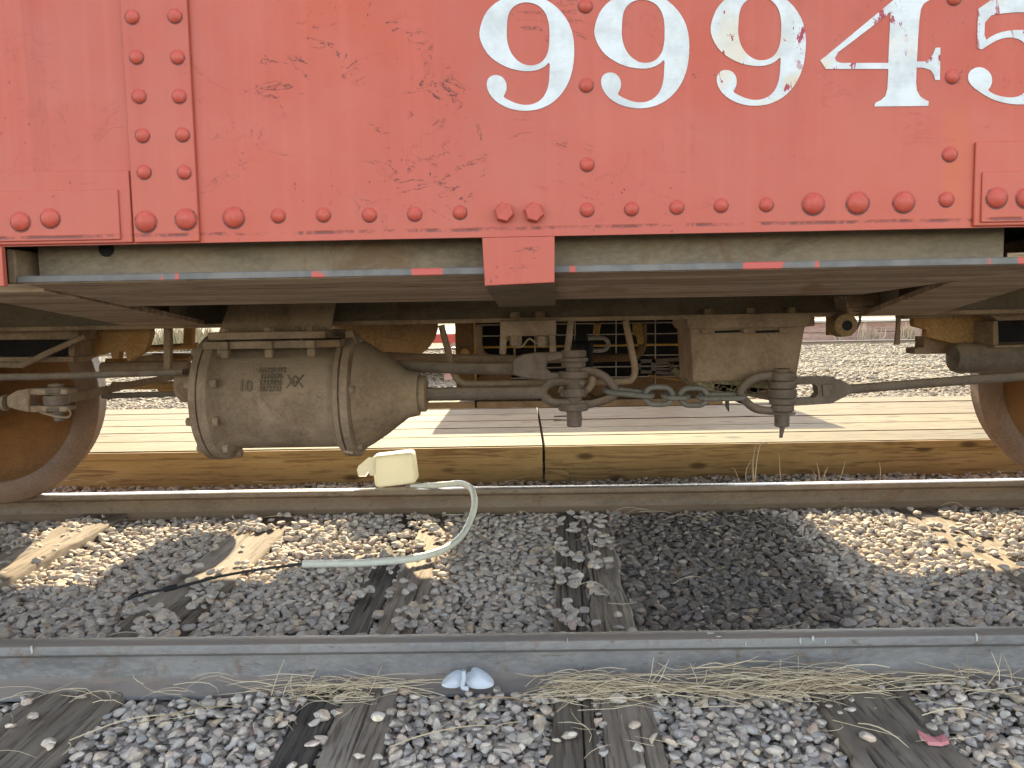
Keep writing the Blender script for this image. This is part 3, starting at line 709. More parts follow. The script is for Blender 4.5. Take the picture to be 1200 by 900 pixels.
# sloped bottom plate between the two crossbearers
bl, br = [at(150, 359, 1.36), at(1010, 345, 1.36)]
p1 = [Vector((xl+0.004, 0.978, 0.7528)), Vector((xr, 0.978, 0.7528)), br, bl]
mb = MB(); q = p1+[v+Vector((0, 0, 0.006)) for v in p1]
mb.add(q, [(0, 1, 2, 3), (7, 6, 5, 4), (0, 4, 5, 1), (1, 5, 6, 2), (2, 6, 7, 3), (3, 7, 4, 0)])
mb.build('bottom_plate', 'under_streak', cab)
# crossbearers running inward from the sill
def bearer(near, far, dn, df, web=0.09):
    a, b = at(*near[0], dn), at(*near[1], dn); c, d = at(*far[0], df), at(*far[1], df)
    b.z = a.z; d.z = c.z
    mb = MB(); lo = [a, b, d, c]; q = lo+[v+Vector((0, 0, 0.012)) for v in lo]
    mb.add(q, [(0, 1, 2, 3), (7, 6, 5, 4), (0, 4, 5, 1), (1, 5, 6, 2), (2, 6, 7, 3), (3, 7, 4, 0)])
    mn, mf = (a+b)/2, (c+d)/2
    o = mb.build('crossbearer', 'under_streak', cab, bevel=0.001)
    w2 = MB(); e = Vector((0.006, 0, 0)); up = lambda v: Vector((v.x, v.y, 0.804))
    v4 = [mn+Vector((0, 0, .0125)), mf+Vector((0, 0, .0125)), up(mf), up(mn)]
    w2.prism(v4, (0.012, 0, 0)).build('web', 'under', o)
bearer([(-58, 344), (52, 343)], [(150, 382), (240, 384)], 1.05, 2.13)
bearer([(1312, 304), (1180, 306)], [(1095, 369), (1010, 371)], 1.05, 2.13)
# red post and dark pocket at the left end of the sill
MB().box(-0.76, at(11, 310, 0.955).x, 0.942, 0.95, at(0, 336, .95).z, 0.796).build('corner_post', 'red', cab, bevel=0.001)
MB().box(at(11, 310, .98).x, at(21, 310, .98).x, 0.975, 1.05, at(16, 332, .98).z, 0.7965).build('weld_bracket', 'under', cab, bevel=0.002)
# centre bracket: red front, dusty sloping bottom
f4 = [at(565, 281, 0.944), at(650, 279, 0.944), at(650, 331, 0.944), at(568, 335, 0.944)]
f4[0].z = f4[1].z = 0.796
bk = [at(585, 360, 1.33), at(651, 358, 1.33)]
mb = MB().prism(f4, (0, 0.008, 0)); brk = mb.build('sill_bracket', 'red', cab, bevel=0.001)
lo = [f4[3]+Vector((0, 0.0081, 0)), f4[2]+Vector((0, 0.0081, 0)), bk[1], bk[0]]; q = lo+[v+Vector((0, 0, 0.008)) for v in lo]
MB().add(q, [(0, 1, 2, 3), (7, 6, 5, 4), (0, 4, 5, 1), (1, 5, 6, 2), (2, 6, 7, 3), (3, 7, 4, 0)]).build('bracket_foot', 'under', brk)

# centre sill
CY = 2.2
MB().box(-3.3, 3.9, CY, CY+0.014, 0.6968, 0.804).build('center_sill', 'sill_web', cab)
MB().box(-3.3, 3.9, CY-0.06, CY+0.45, 0.684, 0.6965).build('sill_cover_plate', 'under', cab, bevel=0.0015)
MB().box(-3.3, 3.9, CY+0.40, CY+0.414, 0.6968, 0.804).build('center_sill', 'rust', cab)
for px, py in [(603, 369), (632, 368), (830, 363), (879, 362), (928, 361)]:
    p = at(px, py, CY-0.03); p.z = 0.6965
    MB().hexa(p, (0, 0, 1), 0.016, 0.016).build('hex_bolt', 'under', cab, smooth=20)
# far side longitudinal
MB().box(-3.3, 3.9, 3.78, 3.80, 0.755, 0.80).build('side_sill', 'rust', cab)

# ------------------------------------------------------------------ brake cylinder
BY = 2.10; A_ = at(245, 465, BY); zc = 0.494
xL, xF0, xF1 = at(231, 465, 1.95).x, at(220, 465, 1.95).x, at(246, 465, 1.95).x
xE, xC1, xC2 = at(392, 460, 1.96).x, at(414, 460, 1.96).x, at(489, 460, 2.06).x
O = Vector((0, BY, zc))
cyl = MB().lathe(O, (1, 0, 0), [(xF1, 0.142), (xE, 0.142)], 64).build('brake_cylinder', 'casting', cab)
def sub(mb, name, mat='casting', par=cyl, **k): return mb.build(name, mat, par, **k)
sub(MB().lathe(O, (1, 0, 0), [(xF0+0.004, 0.145), (xF0+0.008, 0.170), (xF0+0.026, 0.172), (xF0+0.027, 0.165), (xF0+0.030, 0.165), (xF0+0.031, 0.172), (xF1-0.004, 0.171), (xF1+0.012, 0.150), (xF1+0.022, 0.143)], 64), 'end_flange')
sub(MB().lathe(O, (1, 0, 0), [(xE-0.02, 0.143), (xE-0.008, 0.152), (xE, 0.166), (xE+0.012, 0.168), (xE+0.013, 0.16), (xE+0.017, 0.16), (xE+0.018, 0.168), (xC1-0.012, 0.168), (xC1-0.006, 0.15)], 64), 'end_flange')
sub(MB().lathe(O, (1, 0, 0), [(xC1-0.0055, 0.152), (xC1+0.02, 0.138), (xC1+0.06, 0.112), (xC2-0.03, 0.066), (xC2, 0.060), (xC2+0.001, 0.056)], 48), 'piston_cone', 'under')
sub(MB().lathe(O, (1, 0, 0), [(xC2+0.0015, 0.050), (xC2+0.018, 0.050), (xC2+0.021, 0.044)], 32), 'gland_collar', 'under')
for k in range(10):
    a = 2*math.pi*(k+0.5)/10; c = Vector((xF0+0.004, BY-math.cos(a)*0.157, zc+math.sin(a)*0.157))
    sub(MB().hexa(c+Vector((0.004, 0, 0)), (-1, 0, 0), 0.012, 0.014), 'flange_bolt', smooth=20)
    sub(MB().hexa(Vector((xF1+0.006, c.y, c.z)), (1, 0, 0), 0.013, 0.014, 12), 'flange_bolt', smooth=20)
for k in (0, 2, 4, 6, 8):
    a = 2*math.pi*(k+0.3)/10; c = Vector((xC1-0.008, BY-math.cos(a)*0.148, zc+math.sin(a)*0.148))
    sub(MB().hexa(c, (1, 0, 0), 0.012, 0.012), 'flange_bolt', smooth=20)
# lug that hangs off the cone flange
sub(MB().plate([(394, 505), (412, 505), (418, 518), (413, 533), (402, 531)], BY-0.09, 0.03), 'flange_lug', bevel=0.003)
sub(MB().plate([(432, 498), (456, 499), (450, 512), (438, 515)], BY-0.04, 0.04), 'flange_lug', bevel=0.003)
sub(MB().plate([(404, 388), (413, 387), (420, 408), (428, 424), (404, 418)], BY-0.055, 0.04), 'flange_lug', 'under', bevel=0.003)
# head boss at the left end
sub(MB().lathe(Vector((xF0+0.003, BY-0.07, at(205, 452, 2.03).z)), (-1, 0, 0), [(-0.02, 0.046), (0.034, 0.046), (0.050, 0.043), (0.060, 0.034), (0.065, 0.018)], 32), 'head_boss')
# mounting rails on top
zr = at(300, 406, 1.97).z
sub(MB().box(at(238, 406, 1.97).x, at(399, 406, 1.97).x, 1.965, 2.23, zr-0.006, zr+0.014), 'mounting_flange', bevel=0.003)
sub(MB().box(at(244, 397, 1.96).x, at(382, 397, 1.96).x, 1.955, 2.2, zr+0.0185, zr+0.038), 'mounting_bar', bevel=0.003)
for px in (262, 314, 364):
    x = at(px, 400, 1.96).x
    sub(MB().box(x-0.011, x+0.011, 1.957, 1.985, zr-0.030, zr-0.0065), 'lug', bevel=0.005)
    sub(MB().box(x-0.013, x+0.013, 1.951, 1.966, zr-0.0062, zr+0.0142), 'lug', bevel=0.003)
    sub(MB().hexa((x, 1.975, zr+0.038), (0, 0, 1), 0.014, 0.011), 'hex_bolt', smooth=20)
# cast lettering raised on the barrel
def raised(text, px, py, h, par, name, squash=1.0, bold=0.0):
    cu = bpy.data.curves.new(name, 'FONT'); cu.body = text; cu.size = h*1.42; cu.align_x = 'CENTER'; cu.extrude = 0.0020; cu.offset = bold; cu.resolution_u = 3
    tmp = bpy.data.objects.new('tmp', cu); COL.objects.link(tmp)
    dg = bpy.context.evaluated_depsgraph_get(); me = bpy.data.meshes.new_from_object(tmp.evaluated_get(dg)); bpy.data.objects.remove(tmp); bpy.data.curves.remove(cu)
    wrap(me, px, py, h, par, name, squash)
def wrap(me, px, py, h, par, name, squash=1.0):
    p = at(px, py, BY-0.140); a0 = math.asin(max(-1, min(1, (p.z-zc)/0.142)))
    for v in me.vertices:
        x = v.co.x*squash+p.x; a = a0+(v.co.y-h/2)/0.142; r = 0.1425+v.co.z+0.0006
        v.co = (x, BY-math.cos(a)*r, zc+math.sin(a)*r)
    me.materials.clear(); me.materials.append(M['cast_mark']); o = link(name, me, (0, 0, 0)); o.parent = par; o.location = -ORG[par.name]
raised('10', 287, 452, 0.030, cyl, 'cast_number', 0.9, 0.0008)
for t, y in (('PATENTS', 434.5), ('1616576', 441.5), ('1727855', 448.5), ('1872732', 455.5)): raised(t, 316.5, y, 0.0135, cyl, 'cast_number', 0.88, 0.0006)
# two-letter monogram, strokes crossing
mono = MB()
def stroke(a, b, t=0.0032):
    a, b = Vector((*a, 0)), Vector((*b, 0)); d = (b-a).normalized(); s = Vector((-d.y, d.x, 0))*t/2
    mono.prism([a+s, b+s, b-s, a-s], (0, 0, 0.0022))
for a, b in [((-.021, .036), (-.010, .0185)), ((-.010, .0185), (0, .033)), ((0, .033), (.010, .0185)), ((.010, .0185), (.021, .036)),
             ((-.021, 0), (-.010, .0165)), ((-.010, .0165), (0, .003)), ((0, .003), (.010, .0165)), ((.010, .0165), (.021, 0)), ((-.004, .010), (-.004, .0185)), ((.004, .010), (.004, .0185))]: stroke(a, b)
me = bpy.data.meshes.new('monogram'); me.from_pydata([tuple(v) for v in mono.v], [], mono.f); wrap(me, 345, 447, 0.036, cyl, 'monogram')
# hanger plate above
mb = MB().plate([(268, 357), (393, 355), (386, 394.5), (254, 395)], 2.04, 0.012); hp = mb.build('hanger_plate', 'under', cab, bevel=0.002)
for px, py in [(349, 386), (369, 385), (380, 387), (378, 364)]:
    MB().lathe(at(px, py, 2.04), (0, -1, 0), [(0, .009), (.004, .009), (.006, .005)], 12).build('rivet', 'casting', hp)

# ------------------------------------------------------------------ piston rod, clevises, pins and chain
MB().tube([at(497, 462, BY), at(640, 460, BY)], 0.0185, 18).build('piston_rod', 'rod', cab)
def ubar(px, d, w, t, name, mat, n=8, par=cab, depthw=None):
    """flat strap bent along pixels"""
    return MB().tube(smooth_path([at(x, y, d) for x, y in px], n), w, 12).build(name, mat, par)
# strap clevis open to the right
path = smooth_path([at(x, y, BY) for x, y in [(684, 450), (660, 447), (645, 449), (636, 459), (644, 470), (660, 472), (684, 474)]], 6)
mb = MB()
for a, b in zip(path[:-1], path[1:]):
    d = (b-a).normalized(); mb.bar(a-d*0.002, b+d*0.002, 0.036, 0.021, up=(0, 1, 0)) if False else None
mb = MB().tube(path, 0.0128, 12, up=(0, 1, 0), flat=1.6)
mb.build('strap_clevis', 'rod', cab)
def pin(px, ytop, layers, d, name='clevis_pin'):
    """stack of collars down a vertical pin: (y0,y1,half width px)"""
    k = d/FPX; root = None
    for i, (y0, y1, hw) in enumerate(layers):
        a, b = at(px, y0, d), at(px, y1, d); b.x = a.x; h = a.z-b.z; r = hw*k
        e = min(0.003, h*0.25)
        mb = MB().lathe(b+Vector((0, 0, 0.0004)), (0, 0, 1), [(0, r-e), (e, r), (h-e-0.0008, r), (h-0.0008, r-e)], 24)
        if root is None: root = mb.build(name, 'rod', cab)
        else: mb.build('collar', 'rod', root)
    return root
P1 = pin(672, 412, [(412, 500, 9), (410, 419, 15), (419, 424, 17), (424, 431, 14), (434.5, 443, 18), (455, 465, 15), (472, 481, 18)], BY-0.002)
MB().tube([at(649, 488, BY-.01), at(675, 487, BY-.01)], 0.0022, 6).build('cotter', 'rod', P1)
MB().tube(smooth_path([at(649, 493, BY-.01), at(676, 491, BY-.01), at(681, 487, BY-.01), at(681, 493, BY-.01), at(676, 491.5, BY-.012)], 5), 0.0020, 6).build('cotter', 'rod', P1)
# upper pull rod and its forked jaw
MB().tube([at(440, 428, BY+.10), at(560, 432, BY+.06), at(604, 432, BY+.02)], [.0165, .0165, .0185], 14).build('pull_rod', 'rod', cab)
jaw = MB().prism([at(x, y, BY-0.015) for x, y in [(600, 422), (612, 416), (628, 413.5), (668, 412), (668, 421), (642, 424), (640, 432), (646, 437), (668, 437), (668, 444), (636, 446), (616, 444), (600, 439)]], (0, 0.042, 0))
jaw.build('rod_jaw', 'rod', cab, bevel=0.006)
# lifting lever bar behind
MB().tube([at(430, 416, BY+.5), at(500, 419, BY+.42), at(600, 421, BY+.3)], 0.011, 8, flat=1.2).build('brake_lever', 'under', cab)
# shackle from pin to chain
MB().tube(smooth_path([at(x, y, BY) for x, y in [(664, 437), (690, 435), (706, 440), (717, 450), (721, 459), (716, 466), (702, 471), (684, 475), (668, 477)]], 6), 0.0115, 12).build('shackle', 'rod', cab)
MB().tube(smooth_path([at(x, y, BY+.02) for x, y in [(655, 455), (672, 461), (684, 459), (693, 450), (694, 440)]], 6), 0.0115, 12).build('shackle', 'under', cab)
# chain of welded links
def chain_link(a, b, w, r, vertical, mat='chain'):
    a, b = Vector(a), Vector(b); d = (b-a).normalized(); s = Vector((0, 0, 1)) if vertical else Vector((0, 1, 0.22)).normalized()
    s = (s-d*s.dot(d)).normalized(); h = w/2; pts = []
    for k in range(9): t = -math.pi/2+math.pi*k/8; pts.append(b-d*h+d*math.cos(t)*h+s*math.sin(t)*h)
    for k in range(9): t = math.pi/2+math.pi*k/8; pts.append(a+d*h+d*math.cos(t)*h+s*math.sin(t)*h)
    MB().tube(pts, r, 10, closed=True).build('chain_link', mat, cab)
L_ = [((709, 457), (764, 463), 0), ((756, 463.5), (788, 464), 1), ((778, 464), (806, 464.5), 0), ((797, 464.5), (829, 465), 1), ((818, 465), (872, 464.5), 0)]
for a, b, v in L_: chain_link(at(*a, BY), at(*b, BY), 0.047 if v else 0.034, 0.0078, v)
# right shackle, pin, clevis and long rod
MB().tube(smooth_path([at(x, y, BY) for x, y in [(915, 440), (895, 441), (880, 446), (868, 460), (878, 474), (890, 480), (915, 482)]], 6), 0.0112, 12).build('shackle', 'rod', cab)
P2 = pin(917, 432, [(432, 500, 8.5), (432, 436, 10), (436.5, 446, 14), (446.5, 455, 16), (455.5, 466, 16), (466.5, 474, 15), (474.5, 482, 13), (482.5, 485, 15)], BY-0.002)
MB().tube([at(917, 499, BY), at(915, 513, BY)], [0.008, 0.0045], 8).build('cotter', 'rod', P2)
cl = MB(); slot = [at(x, y, BY-.02) for x, y in [(933, 451), (954, 450), (958, 453), (959, 461), (955, 466), (933, 468)]]
for quad in ([(925, 443), (972, 441), (990, 447), (954, 450), (933, 451), (925, 451)], [(925, 468), (933, 468), (955, 466), (992, 464), (974, 473), (925, 476)], [(954, 450), (990, 447), (998, 452), (998, 460), (992, 464), (955, 466), (959, 461), (958, 453)]):
    cl.prism([at(x, y, BY-.018) for x, y in quad], (0, 0.036, 0))
clv = cl.build('rod_clevis', 'rod', cab, bevel=0.0)
MB().plate([(964, 451), (975, 450), (975, 464), (965, 465)], BY-.024, 0.006).build('square_nut', 'rod', clv, bevel=0.001)
MB().tube([at(990, 456.5, BY), at(1100, 448, BY-.02), at(1330, 431, BY-.05)], 0.0128, 14).build('pull_rod', 'rod', cab)

# ------------------------------------------------------------------ hangers and small brackets
MB().tube(smooth_path([at(x, y, 2.22) for x, y in [(517, 381), (524, 408), (532, 438), (541, 448), (560, 450), (650, 448), (728, 447), (741, 443), (744, 432), (739, 405), (733, 376)]], 7), 0.0098, 10).build('safety_hanger', 'under', cab)
MB().tube([at(669, 377, 2.12), at(667, 395, 2.10), at(664, 416, 2.09)], 0.0095, 8).build('hanger_strap', 'casting', cab)
mb = MB().plate([(586, 376), (652, 374.5), (652, 393), (586, 394.5)], 2.1, 0.05)
hb = mb.build('hanger_casting', 'casting', cab, bevel=0.003)
for px, dx in ((590, -1), (647, 1.5)): MB().prism([at(px-4, 392, 2.1), at(px+4, 392, 2.1), at(px+4+dx, 415.5, 2.1), at(px-4+dx, 415.5, 2.1)], (0, .03, 0)).build('hanger_leg', 'casting', hb, bevel=0.004)
for px in (604, 636):
    MB().hexa(at(px, 394, 2.12), (0, 0, -1), 0.018, 0.026).build('hex_nut', 'casting', hb, smooth=20)
MB().tube(smooth_path([at(x, y, 2.12) for x, y in [(604, 407), (612, 406), (620, 397), (628, 402), (638, 407)]], 5), 0.0028, 6).build('lock_wire', 'casting', hb)
# valve splash plate with dust and hay under it
vp = MB().plate([(808, 379), (945, 375), (933, 444), (812, 448)], 2.16, 0.18).build('valve_casing', 'under', cab, bevel=0.004)
MB().plate([(805, 373), (951, 370), (951, 376), (946, 383), (809, 386), (805, 380)], 2.145, 0.21).build('cap_rim', 'under', vp, bevel=0.003)
for px in (829, 878, 921): MB().plate([(px-8, 384), (px+7, 384), (px+6, 391), (px-7, 391)], 2.152, 0.02).build('lug', 'under', vp, bevel=0.003)
for x0, x1 in ((838, 868), (886, 914)): MB().plate([(x0, 387.5), (x1, 386.5), (x1, 389.5), (x0, 390.5)], 2.157, 0.01).build('slot', 'dark', vp)  # black strips painting in the shade inside the slots
hay = MB(); rr = random.Random(3)
for i in range(420):
    c = at(rr.uniform(822, 905), rr.uniform(447, 462), 2.2+rr.uniform(-.03, .12)); d = Vector((rr.uniform(-1, 1), rr.uniform(-1, 1), rr.uniform(-.5, .3))).normalized()*rr.uniform(.006, .018)
    hay.tube([c-d, c+d], 0.0012, 3)
hay.plate([(815, 447), (905, 446), (902, 455), (880, 461), (840, 460), (822, 455)], 2.2, 0.12)
hy = hay.build('hay_clump', 'hay', cab, smooth=0); hy['kind'] = 'stuff'
MB().prism([at(x, y, 2.2) for x, y in [(836, 448), (905, 455), (905, 470), (870, 463), (836, 458)]], (0, .03, 0)).build('brake_lever', 'under', cab, bevel=0.003)
MB().tube([at(852, 466, 2.25), at(852, 476, 2.25), at(854, 482, 2.25)], [.006, .006, .002], 6).build('hanging_pin', 'rod', cab)
# pipe end, wire and hanging rod at the right
pe = MB().lathe(at(992, 381, 2.02), (0, 1, 0), [(0, .024), (.003, .030), (.045, .032)], 28).build('pipe_end', 'tank', cab)
MB().lathe(at(993, 381.5, 2.019), (0, 1, 0), [(0, .0135), (.0008, .0135)], 20).build('bore_shade_disc', 'dark', pe)  # black disc, the inner shade of the bore put into its colour
MB().tube(smooth_path([at(x, y, 2.04) for x, y in [(1008, 370), (1007, 379), (1001, 388), (995, 393)]], 5), 0.0032, 6).build('wire', 'rod', cab)
MB().tube([at(1053, 368, 2.3), at(1052, 386, 2.3), at(1051, 404, 2.3)], [.0075, .007, .009], 8).build('hanging_rod', 'under', cab)
MB().plate([(972, 370), (980, 370), (979, 393), (972, 393)], 2.5, 0.03).build('hanger_strap', 'rust', cab)
MB().plate([(945, 372), (955, 371), (955, 382), (943, 383)], 2.2, 0.03).build('pipe_end', 'under', cab, bevel=0.002)
MB().prism([at(x, y, 2.12) for x, y in [(990, 346), (1030, 344), (1036, 358), (1012, 366), (996, 372)]], (0, .1, 0)).build('gusset', 'under_streak', cab, bevel=0.004)

# ------------------------------------------------------------------ wheels
def wheel(x, y, sgn):
    """sgn=+1: flange side faces -Y"""
    z = 0.42; o = Vector((x, y, z)); n = (0, sgn, 0)
    hub = MB().lathe(o, n, [(-0.05, 0.05), (-0.05, 0.12), (0.0, 0.135), (0.02, 0.17), (0.05, 0.24), (0.055, 0.30), (0.046, 0.335), (0.022, 0.352), (0.02, 0.36), (0.12, 0.36), (0.12, 0.3), (0.09, 0.14), (0.13, 0.12), (0.13, 0.05)], 72).build('wheel', 'wheel', cab, smooth=50)
    MB().lathe(o, n, [(0.021, 0.353), (0.006, 0.3535), (0.0, 0.362), (0.0, 0.432), (0.006, 0.443), (0.016, 0.446), (0.026, 0.440), (0.034, 0.424), (0.05, 0.420), (0.128, 0.414), (0.132, 0.405), (0.121, 0.355)], 96, cap=False).build('rim', 'tread', hub, smooth=40)
for x in (-2.155, 2.255):
    wheel(x, 3.055, 1); wheel(x, 1.72, -1)
    MB().tube([(x, 1.79, .42), (x, 2.98, .42)], 0.075, 20).build('axle', 'wheel', cab)

# ------------------------------------------------------------------ truck frames, left
def pl(name, px, d, t, mat, bevel=0.003, par=cab): return MB().plate(px, d, t).build(name, mat, par, bevel=bevel)
tb = pl('truck_bolster', [(-160, 386), (92, 384), (92, 398), (-160, 399)], 2.26, 0.10, 'under')
pl('lower_flange', [(-160, 419), (86, 418), (86, 424), (-160, 427)], 2.26, 0.10, 'under', par=tb)
pl('end_cap', [(79, 398.4), (87, 398.2), (87, 417.6), (80, 417.8)], 2.262, 0.10, 'under', par=tb)
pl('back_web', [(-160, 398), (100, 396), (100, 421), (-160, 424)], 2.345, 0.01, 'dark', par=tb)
br_ = [(87, 397), (93, 387), (176, 383), (177, 392), (170, 412), (149, 424), (146, 411), (140, 412), (139, 421), (131, 421), (129, 413), (112, 417), (92, 425)]
pl('truck_plate', br_, 2.40, 0.03, 'rust')
MB().tube([at(-40, 426, 2.2), at(26, 428, 2.2), at(55, 414, 2.22), at(100, 394, 2.25)], 0.0085, 8).build('truss_rod', 'under', cab)
MB().tube([at(-60, 443, 1.92), at(60, 441, 1.93), at(215, 436, 1.95)], 0.0088, 10).build('pull_rod', 'rod', cab)
CYL2 = 1.97
cv = MB().lathe(at(8, 472, CYL2), (-1, 0, 0), [(0, .021), (.008, .021), (.01, .016), (.3, .015)], 18).build('rod_jaw', 'casting', cab)
jw = MB(); 
for quad in ([(7, 465), (19, 457.5), (34, 455.2), (34, 483.4), (21, 481), (8, 477)], [(34.1, 455.2), (78, 455.5), (80, 459), (78, 462.6), (34.1, 463.4)], [(34.1, 475.4), (78, 476), (80, 479.5), (77, 483), (34.1, 483.6)]):
    jw.prism([at(x, y, CYL2-.02) for x, y in quad], (0, .045, 0))
jw.build('jaw_fork', 'casting', cv, bevel=0.004)
P3 = pin(66, 449, [(449, 494, 5.2), (449.5, 453, 9), (453.5, 461, 12), (463, 475, 14), (476.5, 482, 11), (483, 485.5, 8)], CYL2-0.004)
MB().tube(smooth_path([at(47, 483, CYL2-.02), at(66, 488, CYL2-.02), at(79, 489, CYL2-.02), at(83, 485, CYL2-.02), at(80, 479, CYL2-.02)], 5), 0.0028, 6).build('cotter', 'casting', P3)
MB().prism([at(x, y, d) for x, y, d in [(70, 464.5, CYL2), (100, 457, 2.1), (150, 447, 2.4), (215, 436, 2.8), (215, 443, 2.8), (150, 455, 2.4), (100, 468, 2.1), (72, 474, CYL2)]], (0, .025, .0)).build('brake_lever', 'under', cab)
for (a, b, d, r, mt) in [((120, 464), (222, 461), 2.25, .0085, 'rod'), ((132, 452), (222, 451), 2.7, .014, 'rust'), ((120, 432), (222, 430), 2.55, .022, 'under'), ((125, 424), (222, 421), 2.75, .012, 'rust'),
                         ((176, 408), (232, 405), 3.2, .013, 'rust'), ((180, 418), (230, 419), 3.3, .016, 'under'), ((126, 467), (140, 462), 2.3, .006, 'rod'), ((186, 455), (205, 455), 2.8, .012, 'rust')]:
    MB().tube([at(*a, d), at(*b, d)], r, 10).build('brake_rod', mt, cab)
pl('rod_guide', [(140, 430), (144, 424), (165, 417), (190, 414), (192, 424), (160, 427)], 2.6, 0.04, 'under')
pl('vertical_hanger', [(191, 383), (199.5, 383), (199.5, 440), (191.5, 441)], 2.3, 0.02, 'under')
pl('vertical_hanger', [(215, 383), (226, 383), (225, 405), (214, 405)], 2.9, 0.03, 'rust')
# right
pr_ = [(1071, 370), (1160, 366), (1172, 371), (1172, 401), (1126, 405), (1085, 394), (1086, 386), (1071, 382)]
pl('truck_plate', pr_, 2.40, 0.03, 'rust')
pl('truck_plate', [(1083, 394), (1125, 404), (1126, 414.5), (1072, 415), (1072, 408), (1083, 407)], 2.45, 0.06, 'under')
tb2 = pl('truck_bolster', [(1060, 368), (1180, 362), (1400, 355), (1400, 369), (1170, 376), (1160, 369), (1060, 374)], 2.30, 0.06, 'under')
pl('upright', [(1164, 376.5), (1170, 376.2), (1171, 404), (1164, 404.5)], 2.3, 0.10, 'under', par=tb2)
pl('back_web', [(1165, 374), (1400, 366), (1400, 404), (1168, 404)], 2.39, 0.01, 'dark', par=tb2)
bm_ = MB().lathe(at(1128, 421, 2.32)+Vector((0, .06, 0)), (1, 0, -0.0), [(0, .025), (.004, .040), (.02, .047), (.9, .047)], 24).build('brake_beam', 'rod', cab)
pl('lower_flange', [(1166, 404.5), (1400, 398), (1400, 402), (1166, 408)], 2.305, 0.06, 'under', par=tb2)

# ------------------------------------------------------------------ reservoirs, caged box and piping on the far side
def reservoir(x0, x1, r, y, z, mat, dm=0.12):
    pr = [(x0, .02)]+[(x0+0.10*(1-math.cos(t)), r*math.sin(t)) for t in [0.3, .6, .9, 1.2, 1.5]]+[(x0+0.10, r), (x1-dm, r)]+[(x1-dm+dm*math.sin(t), r*math.cos(t)) for t in [.25, .5, .75, 1.0, 1.25, 1.45]]+[(x1, .02)]
    o = MB().lathe((0, y, z), (1, 0, 0), pr, 40).build('air_reservoir', mat, cab, smooth=50)
    MB().lathe((0, y, z), (1, 0, 0), [(x1-dm-.006, r+.001), (x1-dm-.004, r+.006), (x1-dm+.014, r+.006), (x1-dm+.016, r+.001)], 40).build('seam_band', mat, o)
reservoir(-0.86, at(513, 382, 3.52).x, 0.185, 3.52, 0.665, 'tank', 0.27)
reservoir(-1.42, -1.06, 0.15, 3.3, 0.335, 'rust')  # unseen tank added behind the brake cylinder to shade the ballast
# box
bx0, bx1 = at(535, 440, 3.62).x, 1.03
by0, by1, bz0, bz1 = 3.6, 3.84, 0.275, 0.80
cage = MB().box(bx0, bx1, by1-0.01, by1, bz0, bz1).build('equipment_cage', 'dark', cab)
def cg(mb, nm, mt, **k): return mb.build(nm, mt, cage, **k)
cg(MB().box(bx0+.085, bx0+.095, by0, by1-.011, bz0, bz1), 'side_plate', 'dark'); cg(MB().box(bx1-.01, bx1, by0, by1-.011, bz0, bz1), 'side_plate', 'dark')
cg(MB().box(at(487, 470, 3.62).x, at(846, 470, 3.62).x, by0, by0+.06, at(600, 478, 3.6).z, at(600, 470, 3.6).z), 'bottom_bar', 'under', bevel=.004)
cg(MB().box(bx0, bx0+.083, by0-.005, by0+.02, at(540, 470, 3.6).z+.004, .80), 'corner_post', 'shade_rust', bevel=.003)
cg(MB().box(bx0+.0845, bx0+.096, by0-.002, by0+.03, at(540, 470, 3.6).z+.004, .80), 'corner_post', 'ochre', bevel=.002)
cg(MB().hexa(at(545, 413, by0-.005), (0, -1, 0), .022, .016, 8), 'hex_bolt', 'rust', smooth=20)
cg(MB().box(bx0+.1, bx1-.011, by0+.06, by0+.2, bz0+.003, bz0+.10), 'rusted_floor', 'shade_rust', bevel=.01)
for px in (627, 674, 722, 768, 815):
    cg(MB().tube([at(px, 372, by0+.03), at(px, 455, by0+.03)], .0028, 5), 'mesh_wire', 'wire')
for py in (380, 393, 406, 418, 431, 443):
    a, b = at(558, py+1.0, by0+.034), at(845, py-3.0, by0+.034)
    cg(MB().tube([a, b], .0030 if py != 406 else .006, 5), 'mesh_wire', 'wire' if py != 406 else 'ochre')
cg(MB().box(at(560, 460, by0+.04).x, at(600, 460, 3.64).x, by0+.03, by0+.09, at(580, 470, 3.64).z, at(580, 425, 3.64).z), 'inner_bracket', 'shade_rust', bevel=.01)
cg(MB().plate([(716, 442), (845, 440), (845, 466), (718, 468)], by0+.045, .05), 'inner_tray', 'shade_rust', bevel=.006)
cg(MB().lathe(at(700, 452, by0+.05), (0, 1, 0), [(-.02, .045), (0, .06), (.05, .07)], 12), 'inner_drum', 'shade_rust')
# pipes in front of the cage
MB().tube(smooth_path([at(x, y, 3.0) for x, y in [(691, 420), (720, 419), (740, 418), (750, 412), (753, 400), (753, 380)]], 6), .016, 10).build('air_pipe', 'shade_rust', cab)
MB().tube(smooth_path([at(x, y, 3.1) for x, y in [(561, 382), (561, 405), (566, 416), (580, 420), (640, 421), (690, 420)]], 6), .016, 10).build('air_pipe', 'under', cab)
pl('pipe_strap', [(742, 379), (752, 379), (755, 402), (748, 404), (746, 394), (742, 392)], 2.95, .02, 'ochre')
pl('pipe_strap', [(697, 379), (705, 379), (702, 394), (695, 392)], 2.95, .02, 'rust')
MB().tube(smooth_path([at(x, y, 2.9) for x, y in [(673, 397), (700, 396), (709, 397), (713, 403), (708, 410), (690, 411)]], 5), .008, 8).build('pipe_loop', 'wire', cab)
MB().lathe(at(682, 432, 2.75), (0, 0, 1), [(0, .02), (.005, .04), (.09, .042), (.1, .025), (.13, .02)], 18).build('angle_cock', 'dark', cab)
